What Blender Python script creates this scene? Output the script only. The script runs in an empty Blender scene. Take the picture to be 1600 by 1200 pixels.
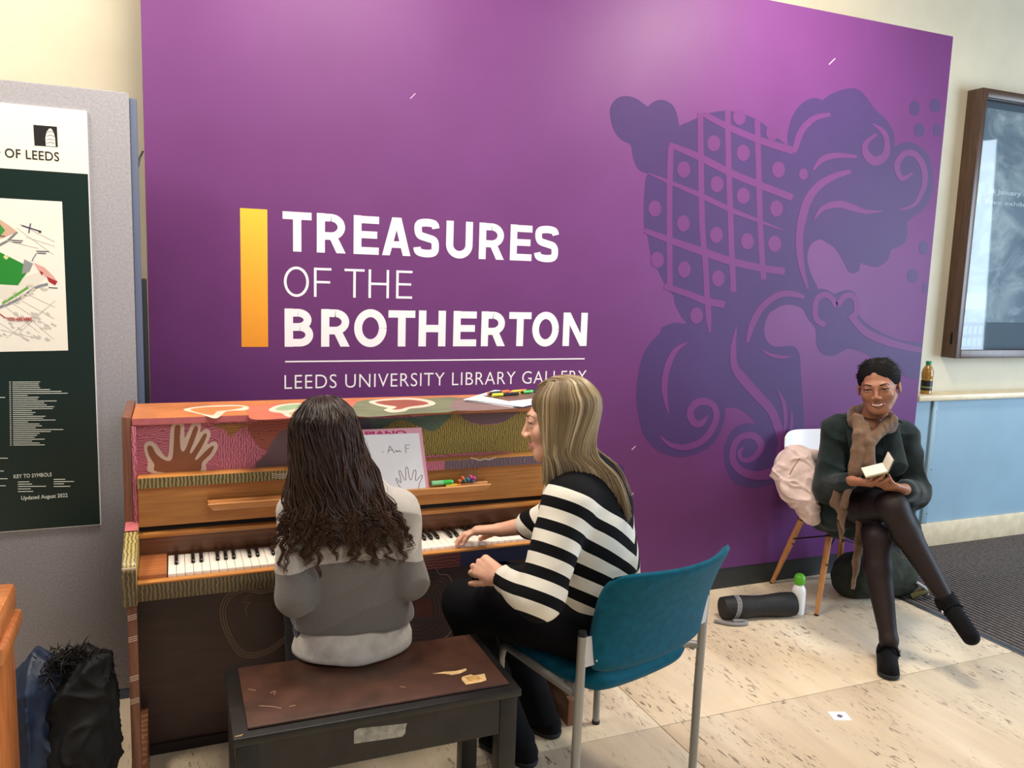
import bpy, bmesh, math, random
import numpy as np
from mathutils import Vector, Matrix
from mathutils.geometry import tessellate_polygon

SC = bpy.context.scene
COL = SC.collection
random.seed(7); RNG = np.random.default_rng(7)

# ------------------------------------------------------------------ camera
F_PX = 1273.8
CAM = np.array([0.0, 0.0, 1.6])
def cam_axes(yaw, pitch, roll):
    cy, sy, cp, sp = math.cos(yaw), math.sin(yaw), math.cos(pitch), math.sin(pitch)
    fwd = np.array([sy*cp, cy*cp, -sp]); right = np.array([cy, -sy, 0.0]); up = np.cross(right, fwd)
    c, s = math.cos(roll), math.sin(roll)
    return c*right + s*up, -s*right + c*up, fwd
RT, UP, FW = cam_axes(0.39537076, 0.13209806, 0.03279905)
cd = bpy.data.cameras.new('camera'); cam = bpy.data.objects.new('camera', cd); COL.objects.link(cam)
cd.sensor_fit = 'HORIZONTAL'; cd.sensor_width = 36.0; cd.lens = F_PX*36.0/1600.0; cd.clip_start = 0.05
m = Matrix.Identity(4)
for i in range(3):
    m[i][0] = RT[i]; m[i][1] = UP[i]; m[i][2] = -FW[i]; m[i][3] = CAM[i]
cam.matrix_world = m
SC.camera = cam
SC.view_settings.view_transform = 'Standard'; SC.view_settings.look = 'None'
SC.view_settings.gamma = 1.0; SC.view_settings.use_curve_mapping = False
SC.view_settings.exposure = 0.14

# ------------------------------------------------------------------ light
w = bpy.data.worlds.new('world'); SC.world = w; w.use_nodes = True
w.node_tree.nodes['Background'].inputs[0].default_value = (0.97, 0.97, 1.0, 1)
w.node_tree.nodes['Background'].inputs[1].default_value = 0.20
def area(name, loc, tgt, sx, sy, power, col):
    l = bpy.data.lights.new(name, 'AREA'); l.shape = 'RECTANGLE'; l.size = sx; l.size_y = sy
    l.energy = power; l.color = col
    o = bpy.data.objects.new(name, l); COL.objects.link(o); o.location = loc
    o.rotation_euler = (Vector(tgt)-Vector(loc)).to_track_quat('-Z', 'Y').to_euler()
    return o
WARM = (1.0, 0.90, 0.77)
area('ceiling_or_fill_lamp', (2.75, 2.35, 3.45), (2.75, 2.75, 0), 0.5, 0.5, 58, WARM)
area('ceiling_or_fill_lamp', (0.5, 2.35, 3.45), (0.5, 2.75, 0), 1.0, 0.6, 50, WARM)
area('ceiling_or_fill_lamp', (-1.3, 2.6, 3.4), (-0.9, 3.2, 0.8), 0.6, 0.6, 46, WARM)
area('ceiling_or_fill_lamp', (1.2, -1.4, 3.45), (1.2, 0.4, 0), 1.4, 1.4, 48, (1.0, 0.94, 0.86))  # fill lamp added behind the camera, brightens the view from the front
for yy in (-0.75, 0.25, 1.25):
    area('entrance_door_pane', (7.1, yy, 1.65), (2.6, yy+1.0, 1.25), 0.78, 2.7, 74, (0.66, 0.82, 1.0))

# ------------------------------------------------------------------ measuring helpers (photo pixel -> place)
def ray(px, py): return RT*((px-800)/F_PX) - UP*((py-600)/F_PX) + FW
def at_y(px, py, Y):
    d = ray(px, py); return CAM + d*((Y-CAM[1])/d[1])
def at_z(px, py, Z):
    d = ray(px, py); return CAM + d*((Z-CAM[2])/d[2])

# ------------------------------------------------------------------ materials
def lin(c):
    return tuple(((v/255)/12.92 if v/255 <= 0.04045 else ((v/255+0.055)/1.055)**2.4) for v in c[:3]) + (1.0,)
class NT:
    def __init__(s, name):
        s.m = bpy.data.materials.new(name); s.m.use_nodes = True; s.t = s.m.node_tree
        s.b = s.t.nodes['Principled BSDF']; s.tc = s.t.nodes.new('ShaderNodeTexCoord')
    def n(s, typ, **kw):
        x = s.t.nodes.new('ShaderNode'+typ)
        for k, v in kw.items():
            if k.startswith('i_'):
                key = k[2:]; key = int(key) if key.isdigit() else key.replace('_', ' ')
                x.inputs[key].default_value = v
            else: setattr(x, k, v)
        return x
    def l(s, a, b): s.t.links.new(a, b)
    def mapping(s, scale=(1,1,1), rot=(0,0,0), src='Object'):
        mp = s.n('Mapping'); mp.inputs['Scale'].default_value = scale; mp.inputs['Rotation'].default_value = rot
        s.l(s.tc.outputs[src], mp.inputs['Vector']); return mp.outputs[0]
    def noise(s, vec, scale, detail=3, rough=0.55, dist=0.0):
        x = s.n('TexNoise', i_Scale=scale, i_Detail=detail, i_Roughness=rough, i_Distortion=dist); s.l(vec, x.inputs['Vector']); return x.outputs['Fac']
    def ramp(s, fac, stops):
        r = s.n('ValToRGB'); e = r.color_ramp.elements
        while len(e) < len(stops): e.new(0.5)
        for i, (p, c) in enumerate(stops): e[i].position = p; e[i].color = lin(c) if len(c) == 3 else c
        s.l(fac, r.inputs[0]); return r.outputs[0]
    def mix(s, fac, a, b, mode='MIX'):
        x = s.n('Mix', data_type='RGBA', blend_type=mode)
        for sock, v in ((x.inputs[0], fac), (x.inputs[6], a), (x.inputs[7], b)):
            if isinstance(v, (int, float)): sock.default_value = v
            elif isinstance(v, tuple): sock.default_value = lin(v) if len(v) == 3 else v
            else: s.l(v, sock)
        return x.outputs[2]
    def bump(s, h, strength, dist=0.002):
        x = s.n('Bump', i_Strength=strength, i_Distance=dist); s.l(h, x.inputs['Height']); s.l(x.outputs[0], s.b.inputs['Normal'])
    def color(s, c):
        if isinstance(c, tuple): s.b.inputs['Base Color'].default_value = lin(c)
        else: s.l(c, s.b.inputs['Base Color'])
    def rough(s, r): s.b.inputs['Roughness'].default_value = r
_M = {}
def plain(name, c, rough=0.5, metal=0.0, var=0.0, vscale=8.0, bump=0.0, bscale=200.0, sheen=0.0, coat=0.0, spec=0.5, trans=0.0, alpha=1.0, ior=1.45):
    if name in _M: return _M[name]
    t = NT(name); v = t.mapping()
    if var > 0:
        f = t.noise(v, vscale, 4)
        d = tuple(max(0, int(x*(1-var))) for x in c); l2 = tuple(min(255, int(x*(1+var*0.6)+2)) for x in c)
        t.color(t.ramp(f, [(0.3, d), (0.7, l2)]))
    else: t.color(c)
    t.rough(rough); t.b.inputs['Metallic'].default_value = metal
    t.b.inputs['Specular IOR Level'].default_value = spec
    t.b.inputs['Sheen Weight'].default_value = sheen; t.b.inputs['Coat Weight'].default_value = coat
    t.b.inputs['Transmission Weight'].default_value = trans; t.b.inputs['Alpha'].default_value = alpha; t.b.inputs['IOR'].default_value = ior
    if bump > 0: t.bump(t.noise(v, bscale, 2), bump, 0.001)
    _M[name] = t.m; return t.m
def wood(name, c1, c2, scale=(2, 30, 30), rough=0.38, coat=0.2):
    if name in _M: return _M[name]
    t = NT(name); v = t.mapping(scale)
    f = t.noise(v, 3.0, 5, 0.6, 0.6)
    t.color(t.ramp(f, [(0.28, c1), (0.72, c2)])); t.rough(rough); t.b.inputs['Coat Weight'].default_value = coat
    t.b.inputs['Coat Roughness'].default_value = 0.3
    t.bump(f, 0.08, 0.001); _M[name] = t.m; return t.m
def painted_lines(name, base, line, freq=55.0, axis='X', dist=3.0, dscale=1.5, width=0.5, kind='BANDS', rough=0.45, wob=(1, 1, 1)):
    if name in _M: return _M[name]
    t = NT(name); v = t.mapping(wob)
    x = t.n('TexWave', wave_type=kind, i_Scale=freq, i_Distortion=dist, i_Detail=1.0)
    x.inputs['Detail Scale'].default_value = dscale
    if kind == 'BANDS': x.bands_direction = axis
    t.l(v, x.inputs['Vector'])
    t.color(t.ramp(x.outputs['Fac'], [(max(0.0, width-0.12), base), (min(1.0, width+0.12), line)])); t.rough(rough)
    t.b.inputs['Coat Weight'].default_value = 0.15
    _M[name] = t.m; return t.m

# ------------------------------------------------------------------ scene graph helpers
def origin(o):
    v = Vector((0, 0, 0))
    while o is not None: v += o.location; o = o.parent
    return np.array(v)
def tag(o, label=None, cat=None, group=None, kind=None):
    if label: o['label'] = label
    if cat: o['category'] = cat
    if group: o['group'] = group
    if kind: o['kind'] = kind
    return o
def thing(name, loc, label, cat, group=None, kind=None):
    o = bpy.data.objects.new(name, None); COL.objects.link(o); o.location = loc
    o.empty_display_size = 0.05
    return tag(o, label, cat, group, kind)
def link(name, me, mat, parent=None):
    o = bpy.data.objects.new(name, me); COL.objects.link(o)
    if mat is not None:
        for x in (mat if isinstance(mat, (list, tuple)) else [mat]): me.materials.append(x)
    o.parent = parent
    return o
def obj(name, verts, faces, mat, parent=None, smooth=False, attrs=None):
    """verts in place coordinates; a top-level mesh gets its origin at its base centre"""
    V = np.asarray(verts, dtype=float).reshape(-1, 3)
    if parent is not None: off = origin(parent)
    else:
        lo, hi = V.min(0), V.max(0); off = np.array([(lo[0]+hi[0])/2, (lo[1]+hi[1])/2, lo[2]])
    me = bpy.data.meshes.new(name)
    W = V-off
    if isinstance(faces, np.ndarray) and faces.ndim == 2:
        nf, k = faces.shape
        me.vertices.add(len(W)); me.vertices.foreach_set('co', W.astype(np.float32).ravel())
        me.loops.add(nf*k); me.loops.foreach_set('vertex_index', faces.astype(np.int32).ravel())
        me.polygons.add(nf); me.polygons.foreach_set('loop_start', np.arange(0, nf*k, k, dtype=np.int32))
        me.update(calc_edges=True); me.validate()
    else:
        me.from_pydata([tuple(v) for v in W], [], [tuple(f) for f in faces]); me.update()
    if smooth: me.polygons.foreach_set('use_smooth', np.ones(len(me.polygons), dtype=bool))
    if attrs:
        for k, a in attrs.items():
            at = me.attributes.new(k, 'FLOAT', 'POINT'); at.data.foreach_set('value', np.asarray(a, dtype=np.float32))
    o = link(name, me, mat, parent)
    if parent is None: o.location = off
    return o

class MB:
    def __init__(s): s.v = []; s.f = []
    def add(s, V, F):
        n = len(s.v); s.v += [tuple(map(float, p)) for p in V]; s.f += [tuple(i+n for i in f) for f in F]; return s
    def box(s, x0, x1, y0, y1, z0, z1, R=None, c=None):
        V = [(x, y, z) for z in (z0, z1) for y in (y0, y1) for x in (x0, x1)]
        if R is not None: V = [tuple(np.asarray(c)+R@(np.array(p))) for p in V]
        return s.add(V, [(0, 2, 3, 1), (4, 5, 7, 6), (0, 1, 5, 4), (2, 6, 7, 3), (0, 4, 6, 2), (1, 3, 7, 5)])
    def prism(s, poly, y0, y1, fn=None):
        """poly: (a,b) outline; extruded from y0 to y1; default a->x b->z"""
        fn = fn or (lambda a, b, c: (a, c, b)); n = len(poly)
        area2 = sum(poly[i][0]*poly[(i+1) % n][1]-poly[(i+1) % n][0]*poly[i][1] for i in range(n))
        V = [fn(a, b, y0) for a, b in poly]+[fn(a, b, y1) for a, b in poly]
        T = tessellate_polygon([[Vector((a, b, 0)) for a, b in poly]])
        Fs = []
        for t in T:
            a, b, c = t
            cr = (poly[b][0]-poly[a][0])*(poly[c][1]-poly[a][1])-(poly[b][1]-poly[a][1])*(poly[c][0]-poly[a][0])
            if cr < 0: a, b, c = c, b, a
            Fs.append((a, b, c)); Fs.append((c+n, b+n, a+n))
        for i in range(n):
            j = (i+1) % n
            Fs.append((i, j, j+n, i+n) if area2 < 0 else (j, i, i+n, j+n))
        return s.add(V, Fs)
    def tube(s, path, r, n=10, caps=True, closed=False, flat=None):
        P = np.asarray(path, float); m = len(P); R = np.broadcast_to(np.asarray(r, float), (m,))
        T = np.gradient(P, axis=0) if not closed else (np.roll(P, -1, 0)-np.roll(P, 1, 0))
        T /= np.linalg.norm(T, axis=1)[:, None]+1e-12
        ref = np.array([0, 0, 1.0]) if abs(T[0][2]) < 0.9 else np.array([1.0, 0, 0])
        u = np.cross(T[0], ref); u /= np.linalg.norm(u); V = []
        for i in range(m):
            u = u-T[i]*(u@T[i]); u /= np.linalg.norm(u)+1e-12; w2 = np.cross(T[i], u)
            for k in range(n):
                a = 2*math.pi*k/n; V.append(P[i]+R[i]*(math.cos(a)*u+math.sin(a)*w2))
        Fs = []
        for i in range(m if closed else m-1):
            j = (i+1) % m
            for k in range(n):
                l = (k+1) % n; Fs.append((i*n+k, i*n+l, j*n+l, j*n+k))
        if caps and not closed: Fs += [tuple(range(n))[::-1], tuple((m-1)*n+k for k in range(n))]
        return s.add(V, Fs)
    def lathe(s, prof, c, n=24, axis=None):
        V = []; m = len(prof)
        for r, z in prof:
            for k in range(n):
                a = 2*math.pi*k/n; V.append((r*math.cos(a), r*math.sin(a), z))
        V = np.array(V)
        if axis is not None:
            q = Vector((0, 0, 1)).rotation_difference(Vector(axis)).to_matrix(); V = V@np.array(q).T
        V = V+np.asarray(c, float)
        Fs = [(i*n+k, i*n+(k+1) % n, (i+1)*n+(k+1) % n, (i+1)*n+k) for i in range(m-1) for k in range(n)]
        Fs += [tuple(range(n))[::-1], tuple((m-1)*n+k for k in range(n))]
        return s.add(V, Fs)
    def build(s, name, mat, parent=None, bevel=0.0, seg=2, smooth=False):
        o = obj(name, s.v, s.f, mat, parent)
        if len(s.v) < 20000:
            bm = bmesh.new(); bm.from_mesh(o.data); bmesh.ops.recalc_face_normals(bm, faces=bm.faces); bm.to_mesh(o.data); bm.free()
        if bevel > 0:
            bm = bmesh.new(); bm.from_mesh(o.data)
            bm.normal_update()
            E = [e for e in bm.edges if len(e.link_faces) == 2 and e.calc_face_angle(0) > 0.5]
            bmesh.ops.bevel(bm, geom=E, offset=bevel, segments=seg, profile=0.5, affect='EDGES', clamp_overlap=True)
            bm.to_mesh(o.data); bm.free()
        if smooth or bevel > 0:
            o.data.polygons.foreach_set('use_smooth', np.ones(len(o.data.polygons), dtype=bool))
            try: o.data.set_sharp_from_angle(angle=math.radians(40))
            except Exception: pass
        return o
def box(name, x0, x1, y0, y1, z0, z1, mat, parent=None, bevel=0.0): return MB().box(x0, x1, y0, y1, z0, z1).build(name, mat, parent, bevel)
def structure(o): o['kind'] = 'structure'; return o
def crom(pts, per=6, closed=False):
    P = np.asarray(pts, float); n = len(P); out = []
    for i in range(n if closed else n-1):
        g = (lambda j: P[j % n]) if closed else (lambda j: P[min(max(j, 0), n-1)])
        a, b, c, d = g(i-1), g(i), g(i+1), g(i+2)
        for k in range(per):
            t = k/per
            out.append(0.5*((2*b)+(c-a)*t+(2*a-5*b+4*c-d)*t*t+(3*b-a-3*c+d)*t**3))
    if not closed: out.append(P[-1])
    return np.array(out)
def ribbon(pts, widths, per=6):
    """outline (closed) of a stroke with changing width"""
    W = np.asarray(widths, float) if np.ndim(widths) else np.full(len(pts), widths)
    Q = crom(np.column_stack([np.asarray(pts, float), W]), per); P = Q[:, :2]; w2 = np.maximum(Q[:, 2], 0.3)/2
    T = np.gradient(P, axis=0); T /= np.linalg.norm(T, axis=1)[:, None]+1e-9; N = np.column_stack([-T[:, 1], T[:, 0]])
    return P+N*w2[:, None], P-N*w2[:, None]
class Decal:
    """flat print / paint film of a given thickness on a plane"""
    def __init__(s, fn): s.fn = fn; s.mb = MB()     # fn(a, b, h) -> place point, h = height over the surface
    def poly(s, pts, h0, h1): s.mb.prism([tuple(p) for p in pts], h0, h1, s.fn); return s
    def strip(s, A, B, h0, h1):
        n = len(A); V = [s.fn(*A[i], h1) for i in range(n)]+[s.fn(*B[i], h1) for i in range(n)]
        V += [s.fn(*A[i], h0) for i in range(n)]+[s.fn(*B[i], h0) for i in range(n)]; Fs = []
        for i in range(n-1):
            Fs.append((i, i+1, n+i+1, n+i)); Fs.append((2*n+i, 2*n+i+1, i+1, i)); Fs.append((n+i, n+i+1, 3*n+i+1, 3*n+i))
        Fs.append((0, n, 3*n, 2*n)); Fs.append((n-1, 3*n-1, 4*n-1, 2*n-1)); s.mb.add(V, Fs); return s
    def stroke(s, pts, w, h0, h1, per=6):
        A, B = ribbon(pts, w, per); return s.strip(A, B, h0, h1)
    def ell(s, cx, cy, rx, ry, h0, h1, n=18):
        return s.poly([(cx+rx*math.cos(2*math.pi*i/n), cy+ry*math.sin(2*math.pi*i/n)) for i in range(n)], h0, h1)
    def build(s, name, mat, parent):
        o = s.mb.build(name, mat, parent)
        bm = bmesh.new(); bm.from_mesh(o.data); bmesh.ops.recalc_face_normals(bm, faces=bm.faces); bm.to_mesh(o.data); bm.free()
        return o
def text_mesh(s, offset=0.0, spacing=1.0):
    cu = bpy.data.curves.new('txt', 'FONT'); cu.body = s; cu.size = 1.0; cu.offset = offset; cu.space_character = spacing
    cu.resolution_u = 4; cu.extrude = 0.0
    o = bpy.data.objects.new('txt', cu); COL.objects.link(o)
    bpy.context.view_layer.update()
    me = bpy.data.meshes.new_from_object(o.evaluated_get(bpy.context.evaluated_depsgraph_get()))
    V = np.array([v.co[:2] for v in me.vertices]); Fs = [tuple(p.vertices) for p in me.polygons]
    bpy.data.objects.remove(o); bpy.data.curves.remove(cu); bpy.data.meshes.remove(me)
    return V, Fs
def lettering(s, rect, fn, mat, parent, h=0.0008, offset=0.0, spacing=1.0, name='lettering', split=False):
    """rect (a0,a1,b0,b1) that the ink box of the words fills on the plane of fn(a,b,h)"""
    V, Fs = text_mesh(s, offset, spacing); lo, hi = V.min(0), V.max(0); n = len(V)
    A = rect[0]+(V[:, 0]-lo[0])/(hi[0]-lo[0])*(rect[1]-rect[0]); B = rect[2]+(V[:, 1]-lo[1])/(hi[1]-lo[1])*(rect[3]-rect[2])
    # letters: connected islands, islands that overlap sideways (i, j) stay one letter
    par = list(range(n))
    def find(i):
        while par[i] != i: par[i] = par[par[i]]; i = par[i]
        return i
    for f in Fs:
        for i in f[1:]: par[find(i)] = find(f[0])
    roots = {}
    for f in Fs: roots.setdefault(find(f[0]), []).append(f)
    if split:
        return [_letter(A, B, fl, fn, mat, parent, h, 'letter') for fl in roots.values()]
    return tag(_letter(A, B, Fs, fn, mat, parent, h, name), kind='stuff')
def _letter(A, B, Fs, fn, mat, parent, h, name):
    ids = sorted({i for f in Fs for i in f}); mp = {i: k for k, i in enumerate(ids)}; n = len(ids)
    G = [tuple(mp[i] for i in f) for f in Fs]
    P = [fn(A[i], B[i], h) for i in ids]+[fn(A[i], B[i], h*0.25) for i in ids]
    E = {(f[i], f[(i+1) % len(f)]) for f in G for i in range(len(f))}
    G += [(b, a, a+n, b+n) for (a, b) in E if (b, a) not in E]
    return obj(name, P, G, mat, parent)
# ================================================================== the room
M_WALL = plain('cream_wall_paint', (214, 206, 180), 0.6, var=0.03, vscale=3, bump=0.05, bscale=300)
M_CREAM = plain('cream_skirting', (226, 208, 172), 0.4, var=0.06, vscale=14)
M_BLUE = plain('light_blue_paint', (140, 170, 186), 0.5, var=0.03, vscale=3)
def travertine():
    t = NT('travertine_slab'); g = t.n('NewGeometry'); oi = t.n('ObjectInfo')
    add = t.n('VectorMath', operation='MULTIPLY_ADD'); cmb = t.n('CombineXYZ')
    t.l(oi.outputs['Random'], cmb.inputs[0]); t.l(oi.outputs['Random'], cmb.inputs[1])
    add.inputs[1].default_value = (17, 11, 0); t.l(cmb.outputs[0], add.inputs[0]); t.l(g.outputs['Position'], add.inputs[2])
    def mp(sc):
        x = t.n('Mapping'); x.inputs['Scale'].default_value = sc; x.inputs['Rotation'].default_value = (0, 0, 0.05)
        t.l(add.outputs[0], x.inputs['Vector']); return x.outputs[0]
    cloud = t.noise(mp((2.2, 0.8, 1)), 1.6, 4)
    base = t.ramp(cloud, [(0.3, (216, 198, 170)), (0.5, (230, 213, 186)), (0.72, (238, 226, 204))])
    band = t.noise(mp((14, 1.2, 1)), 1.0, 3, 0.6, 0.4)
    base = t.mix(0.30, base, t.ramp(band, [(0.3, (196, 178, 154)), (0.6, (246, 236, 216))]), 'MULTIPLY')
    pits = t.noise(mp((60, 15, 1)), 1.3, 5, 0.66, 0.5); mask = t.noise(mp((8, 1.9, 1)), 1.1, 3)
    pm = t.ramp(pits, [(0.56, (0, 0, 0, 1)), (0.63, (1, 1, 1, 1))]); mm = t.ramp(mask, [(0.44, (0, 0, 0, 1)), (0.58, (0.9, 0.9, 0.9, 1))])
    k = t.n('Math', operation='MULTIPLY'); t.l(pm, k.inputs[0]); t.l(mm, k.inputs[1])
    t.color(t.mix(k.outputs[0], base, (104, 88, 76))); t.rough(0.34)
    t.bump(pm, 0.25, 0.001); t.b.inputs['Specular IOR Level'].default_value = 0.4
    return t.m
M_TRAV = travertine()
M_GROUT = plain('dark_floor_joint', (74, 60, 48), 0.8)
floor = structure(box('floor', -3.2, 7.4, -2.2, 3.75, -0.06, -0.006, M_GROUT))
xs = [-3.2, -2.0, -0.8, 0.4, 1.6, 3.455]; ys = [-2.2, -1.01, 0.1, 1.215, 2.33, 3.75]
for i in range(5):
    for j in range(5):
        box('slab', xs[i]+0.0016, xs[i+1]-0.0016, ys[j]+0.0016, ys[j+1]-0.0016, -0.006, 0.0, M_TRAV, floor, 0.0008)
# walls
wall_back = structure(box('wall_back', -3.2, 7.4, 3.66, 3.76, 0.0, 4.1, M_WALL))
wb2 = structure(box('trim_1', 3.93, 7.4, 3.56, 3.66, 0.0, 0.93, M_BLUE))
MB().box(4.265, 4.31, 3.545, 3.56, 0.153, 0.93).build('batten', plain('grey_blue_batten', (142, 168, 178), 0.45), wb2, 0.006)
for zz in (0.86, 0.5, 0.22):
    MB().lathe([(0.004, 0), (0.004, 0.003), (0.002, 0.005)], (4.30, 3.545, zz), 8, (0, -1, 0)).build('screw', plain('screw_metal', (180, 190, 195), 0.3, 1.0), wb2)
structure(MB().box(4.118, 7.4, 3.525, 3.66, 0.93, 0.966).build('trim_2', plain('cream_ledge', (232, 214, 178), 0.3, var=0.04, vscale=20), None, 0.006))
structure(MB().box(3.93, 7.4, 3.545, 3.56, 0.0, 0.153).build('baseboard_back', M_CREAM, None, 0.003))
# entrance mat with ribs along the way in
M_MAT = plain('charcoal_mat_rib', (104, 98, 96), 0.9, var=0.2, vscale=60)
mat_thing = thing('entrance_mat', (5.4, 1.5, 0), 'charcoal ribbed entrance mat sunk into the pale floor', 'mat')
box('backing', 3.485, 7.4, -2.2, 3.36, -0.006, -0.002, plain('mat_groove', (26, 25, 27), 0.9), mat_thing)
box('backing', 3.93, 7.4, 3.36, 3.545, -0.006, -0.002, plain('mat_groove', (26, 25, 27), 0.9), mat_thing)
mb = MB(); x = 3.492
while x < 7.35:
    mb.box(x, x+0.0155, -2.2, 3.36 if x < 3.93 else 3.543, -0.002, 0.0035); x += 0.030
tag(mb.build('ribs', M_MAT, mat_thing), kind='stuff')
MB().box(3.455, 3.487, -2.2, 3.36, -0.006, 0.003).build('edge_strip', plain('brushed_metal', (150, 152, 158), 0.35, 0.9), mat_thing, 0.001)
MB().box(3.469, 3.477, -2.2, 3.36, 0.003, 0.0045).build('strip_insert', plain('dark_strip', (60, 62, 68), 0.5), mat_thing)

# ================================================================== purple exhibition panel
PY = 3.365
def purple(name, c1):
    return plain(name, c1, 0.5, var=0.03, vscale=2.0, bump=0.04, bscale=500, spec=0.3)
M_PUR = purple('purple_print', (108, 56, 114)); M_PDK = purple('dark_purple_print', (72, 51, 101))
M_WHITE = plain('white_print', (246, 240, 242), 0.4)
panel = thing('exhibition_panel', (1.915, 3.40, 0), 'large purple exhibition panel with white title and dark scroll motif', 'panel')
MB().box(-0.087, 3.915, PY, 3.44, 0.112, 2.955).build('board', M_PUR, panel, 0.002)
MB().box(-0.08, 3.905, PY+0.006, 3.44, 0.0, 0.112).build('plinth', plain('dark_green_black_plinth', (38, 40, 38), 0.5), panel)
def pan(px, py): p = at_y(px, py, PY); return (p[0], p[2])
def pfn(px, py, h): p = at_y(px, py, PY); return (min(p[0], 3.912), PY-h, p[2])
def prect(x0, y0, x1, y1, ym=None):
    a = pan(x0, y0); b = pan(x1, y1); return a, b
def on_panel(a, b, h): return (a, PY-h, b)
def word(s, left, right, top, bottom, offset, spacing=1.0, mat=None):
    # left/right: pixel x at baseline height; top/bottom: pixel y of the first letter's stem
    X0 = pan(left, bottom)[0]; Z1 = pan(left, top)[1]; Z0 = pan(left, bottom)[1]; X1 = pan(right, bottom)[0]
    return lettering(s, (X0, X1, Z0, Z1), on_panel, mat or M_WHITE, panel, 0.0008, offset, spacing, split=True)
def glyph(c, w, t):
    """condensed grotesque capitals, height 1, width w, stroke t: list of ('l', polyline, width) or ('p', polygon)"""
    h = t/2; L = lambda *p, k=1.0: ('l', np.array(p, float), t*k); Pg = lambda *p: ('p', np.array(p, float))
    arc = lambda cx, cy, rx, ry, a0, a1, n=10: [(cx+rx*math.cos(a), cy+ry*math.sin(a)) for a in np.linspace(a0, a1, n)]
    hp = math.pi/2
    if c == 'T': return [L((0, 1-h), (w, 1-h), k=0.92), L((w/2, 0), (w/2, 1-h))]
    if c in 'EF':
        o = [L((h, 0), (h, 1)), L((h, 1-h), (w, 1-h), k=0.92), L((h, 0.51), (w*0.93, 0.51), k=0.9)]
        return o+([L((h, h*0.92), (w, h*0.92), k=0.92)] if c == 'E' else [])
    if c == 'H': return [L((h, 0), (h, 1)), L((w-h, 0), (w-h, 1)), L((h, 0.5), (w-h, 0.5), k=0.95)]
    if c == 'N': return [L((h, 0), (h, 1)), L((w-h, 0), (w-h, 1)), Pg((0, 1), (t*1.05, 1), (w, 0), (w-t*1.05, 0))]
    if c == 'A': return [Pg((0, 0), (t*1.02, 0), (w/2+t*0.42, 1), (w/2-t*0.60, 1)), Pg((w-t*1.02, 0), (w, 0), (w/2+t*0.60, 1), (w/2-t*0.42, 1)), L((w*0.22, 0.29), (w*0.78, 0.29), k=0.85)]
    if c == 'O': return [L(*arc(w/2, 0.5, w/2-h, 0.515-h, 0, 2*math.pi, 41))]
    if c == 'U': return [L((h, 1), (h, 0.40), *arc(w/2, 0.36, w/2-h, 0.37-h, math.pi, 2*math.pi, 16), (w-h, 0.40), (w-h, 1))]
    if c == 'R':
        b = 0.43; ry = (1-h-b)/2; cy = b+ry; rx = min(w*0.36, w-h-h)
        return [L((h, 0), (h, 1)), L((h, 1-h), (w-h-rx, 1-h), *arc(w-h*1.1-rx, cy, rx, ry, hp, -hp, 14), (h, b), k=0.94), Pg((w*0.40, b), (w*0.40+t*1.1, b), (w, 0), (w-t*1.15, 0))]
    if c == 'B':
        o = [L((h, 0), (h, 1))]
        for (z0, z1, k) in ((0.52, 1-h, 0.94), (h, 0.52, 1.0)):
            ry = (z1-z0)/2; cy = z0+ry; rx = w*0.33; e = w*k-h
            o.append(L((h, z1), (e-rx, z1), *arc(e-rx, cy, rx, ry, hp, -hp, 14), (h, z0), k=0.94))
        return o
    if c == 'S': return [L(*crom([(w-h*0.9, 0.765), (0.80*w, 0.96-h*0.8), (0.5*w, 1.015-h), (0.2*w, 0.955-h*0.8), (h, 0.735), (0.22*w, 0.575), (0.5*w, 0.51), (0.80*w, 0.44), (w-h, 0.265), (0.8*w, 0.045+h*0.8), (0.5*w, -0.015+h), (0.18*w, 0.05+h*0.8), (h*0.8, 0.25)], 4))]
def title(word_, spans, y_of, ytop, t):
    """one part per letter; spans: pixel x extent of each letter at its baseline"""
    z0 = pan(spans[0][0], y_of)[1]; z1 = pan(spans[0][0], ytop)[1]; H = z1-z0
    for ch_, (xa, xb) in zip(word_, spans):
        q = pan(xa, y_of); X0 = at_y(xa, y_of, PY)[0]; X1_ = at_y(xb, y_of, PY)[0]; w_ = (X1_-X0)/H
        dcl = Decal(lambda a, b, h: (X0+a*H, PY-h, z0+b*H))
        for k, gph in enumerate(glyph(ch_, w_, t)):
            h1 = 0.0008+0.00003*k
            if gph[0] == 'p': dcl.poly(gph[1], 0.0001, h1)
            else:
                P_ = gph[1]; T_ = np.gradient(P_, axis=0); T_ /= np.linalg.norm(T_, axis=1)[:, None]+1e-9; N_ = np.column_stack([-T_[:, 1], T_[:, 0]])*gph[2]/2
                dcl.strip(P_+N_, P_-N_, 0.0001, h1)
        dcl.build('letter', M_WHITE, panel)
zx = lambda L_: [(360+a*0.375, 360+b*0.375) for a, b in L_]
title('TREASURES', zx([(218,338),(360,480),(513,618),(632,750),(765,868),(898,1008),(1035,1140),(1165,1255),(1268,1365)]), 392.2, 329.5, 0.205)
title('OFTHE', zx([(223,327),(348,420),(475,558),(575,660),(690,757)]), 462.8, 416.5, 0.088)
title('BROTHERTON', zx([(226,346),(378,497),(515,650),(657,768),(783,895),(927,1023),(1043,1143),(1158,1250),(1255,1365),(1383,1483)]), 541.9, 482, 0.215)
word('LEEDS UNIVERSITY LIBRARY GALLERY', 444.5, 915, 586, 608, -0.008, 1.08)
a = pan(445.5, 565); b = pan(913.5, 560.6)
MB().box(a[0], b[0], PY-0.0008, PY, (a[1]+b[1])/2-0.0028, (a[1]+b[1])/2+0.0028).build('printed_rule', M_WHITE, panel)
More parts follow.
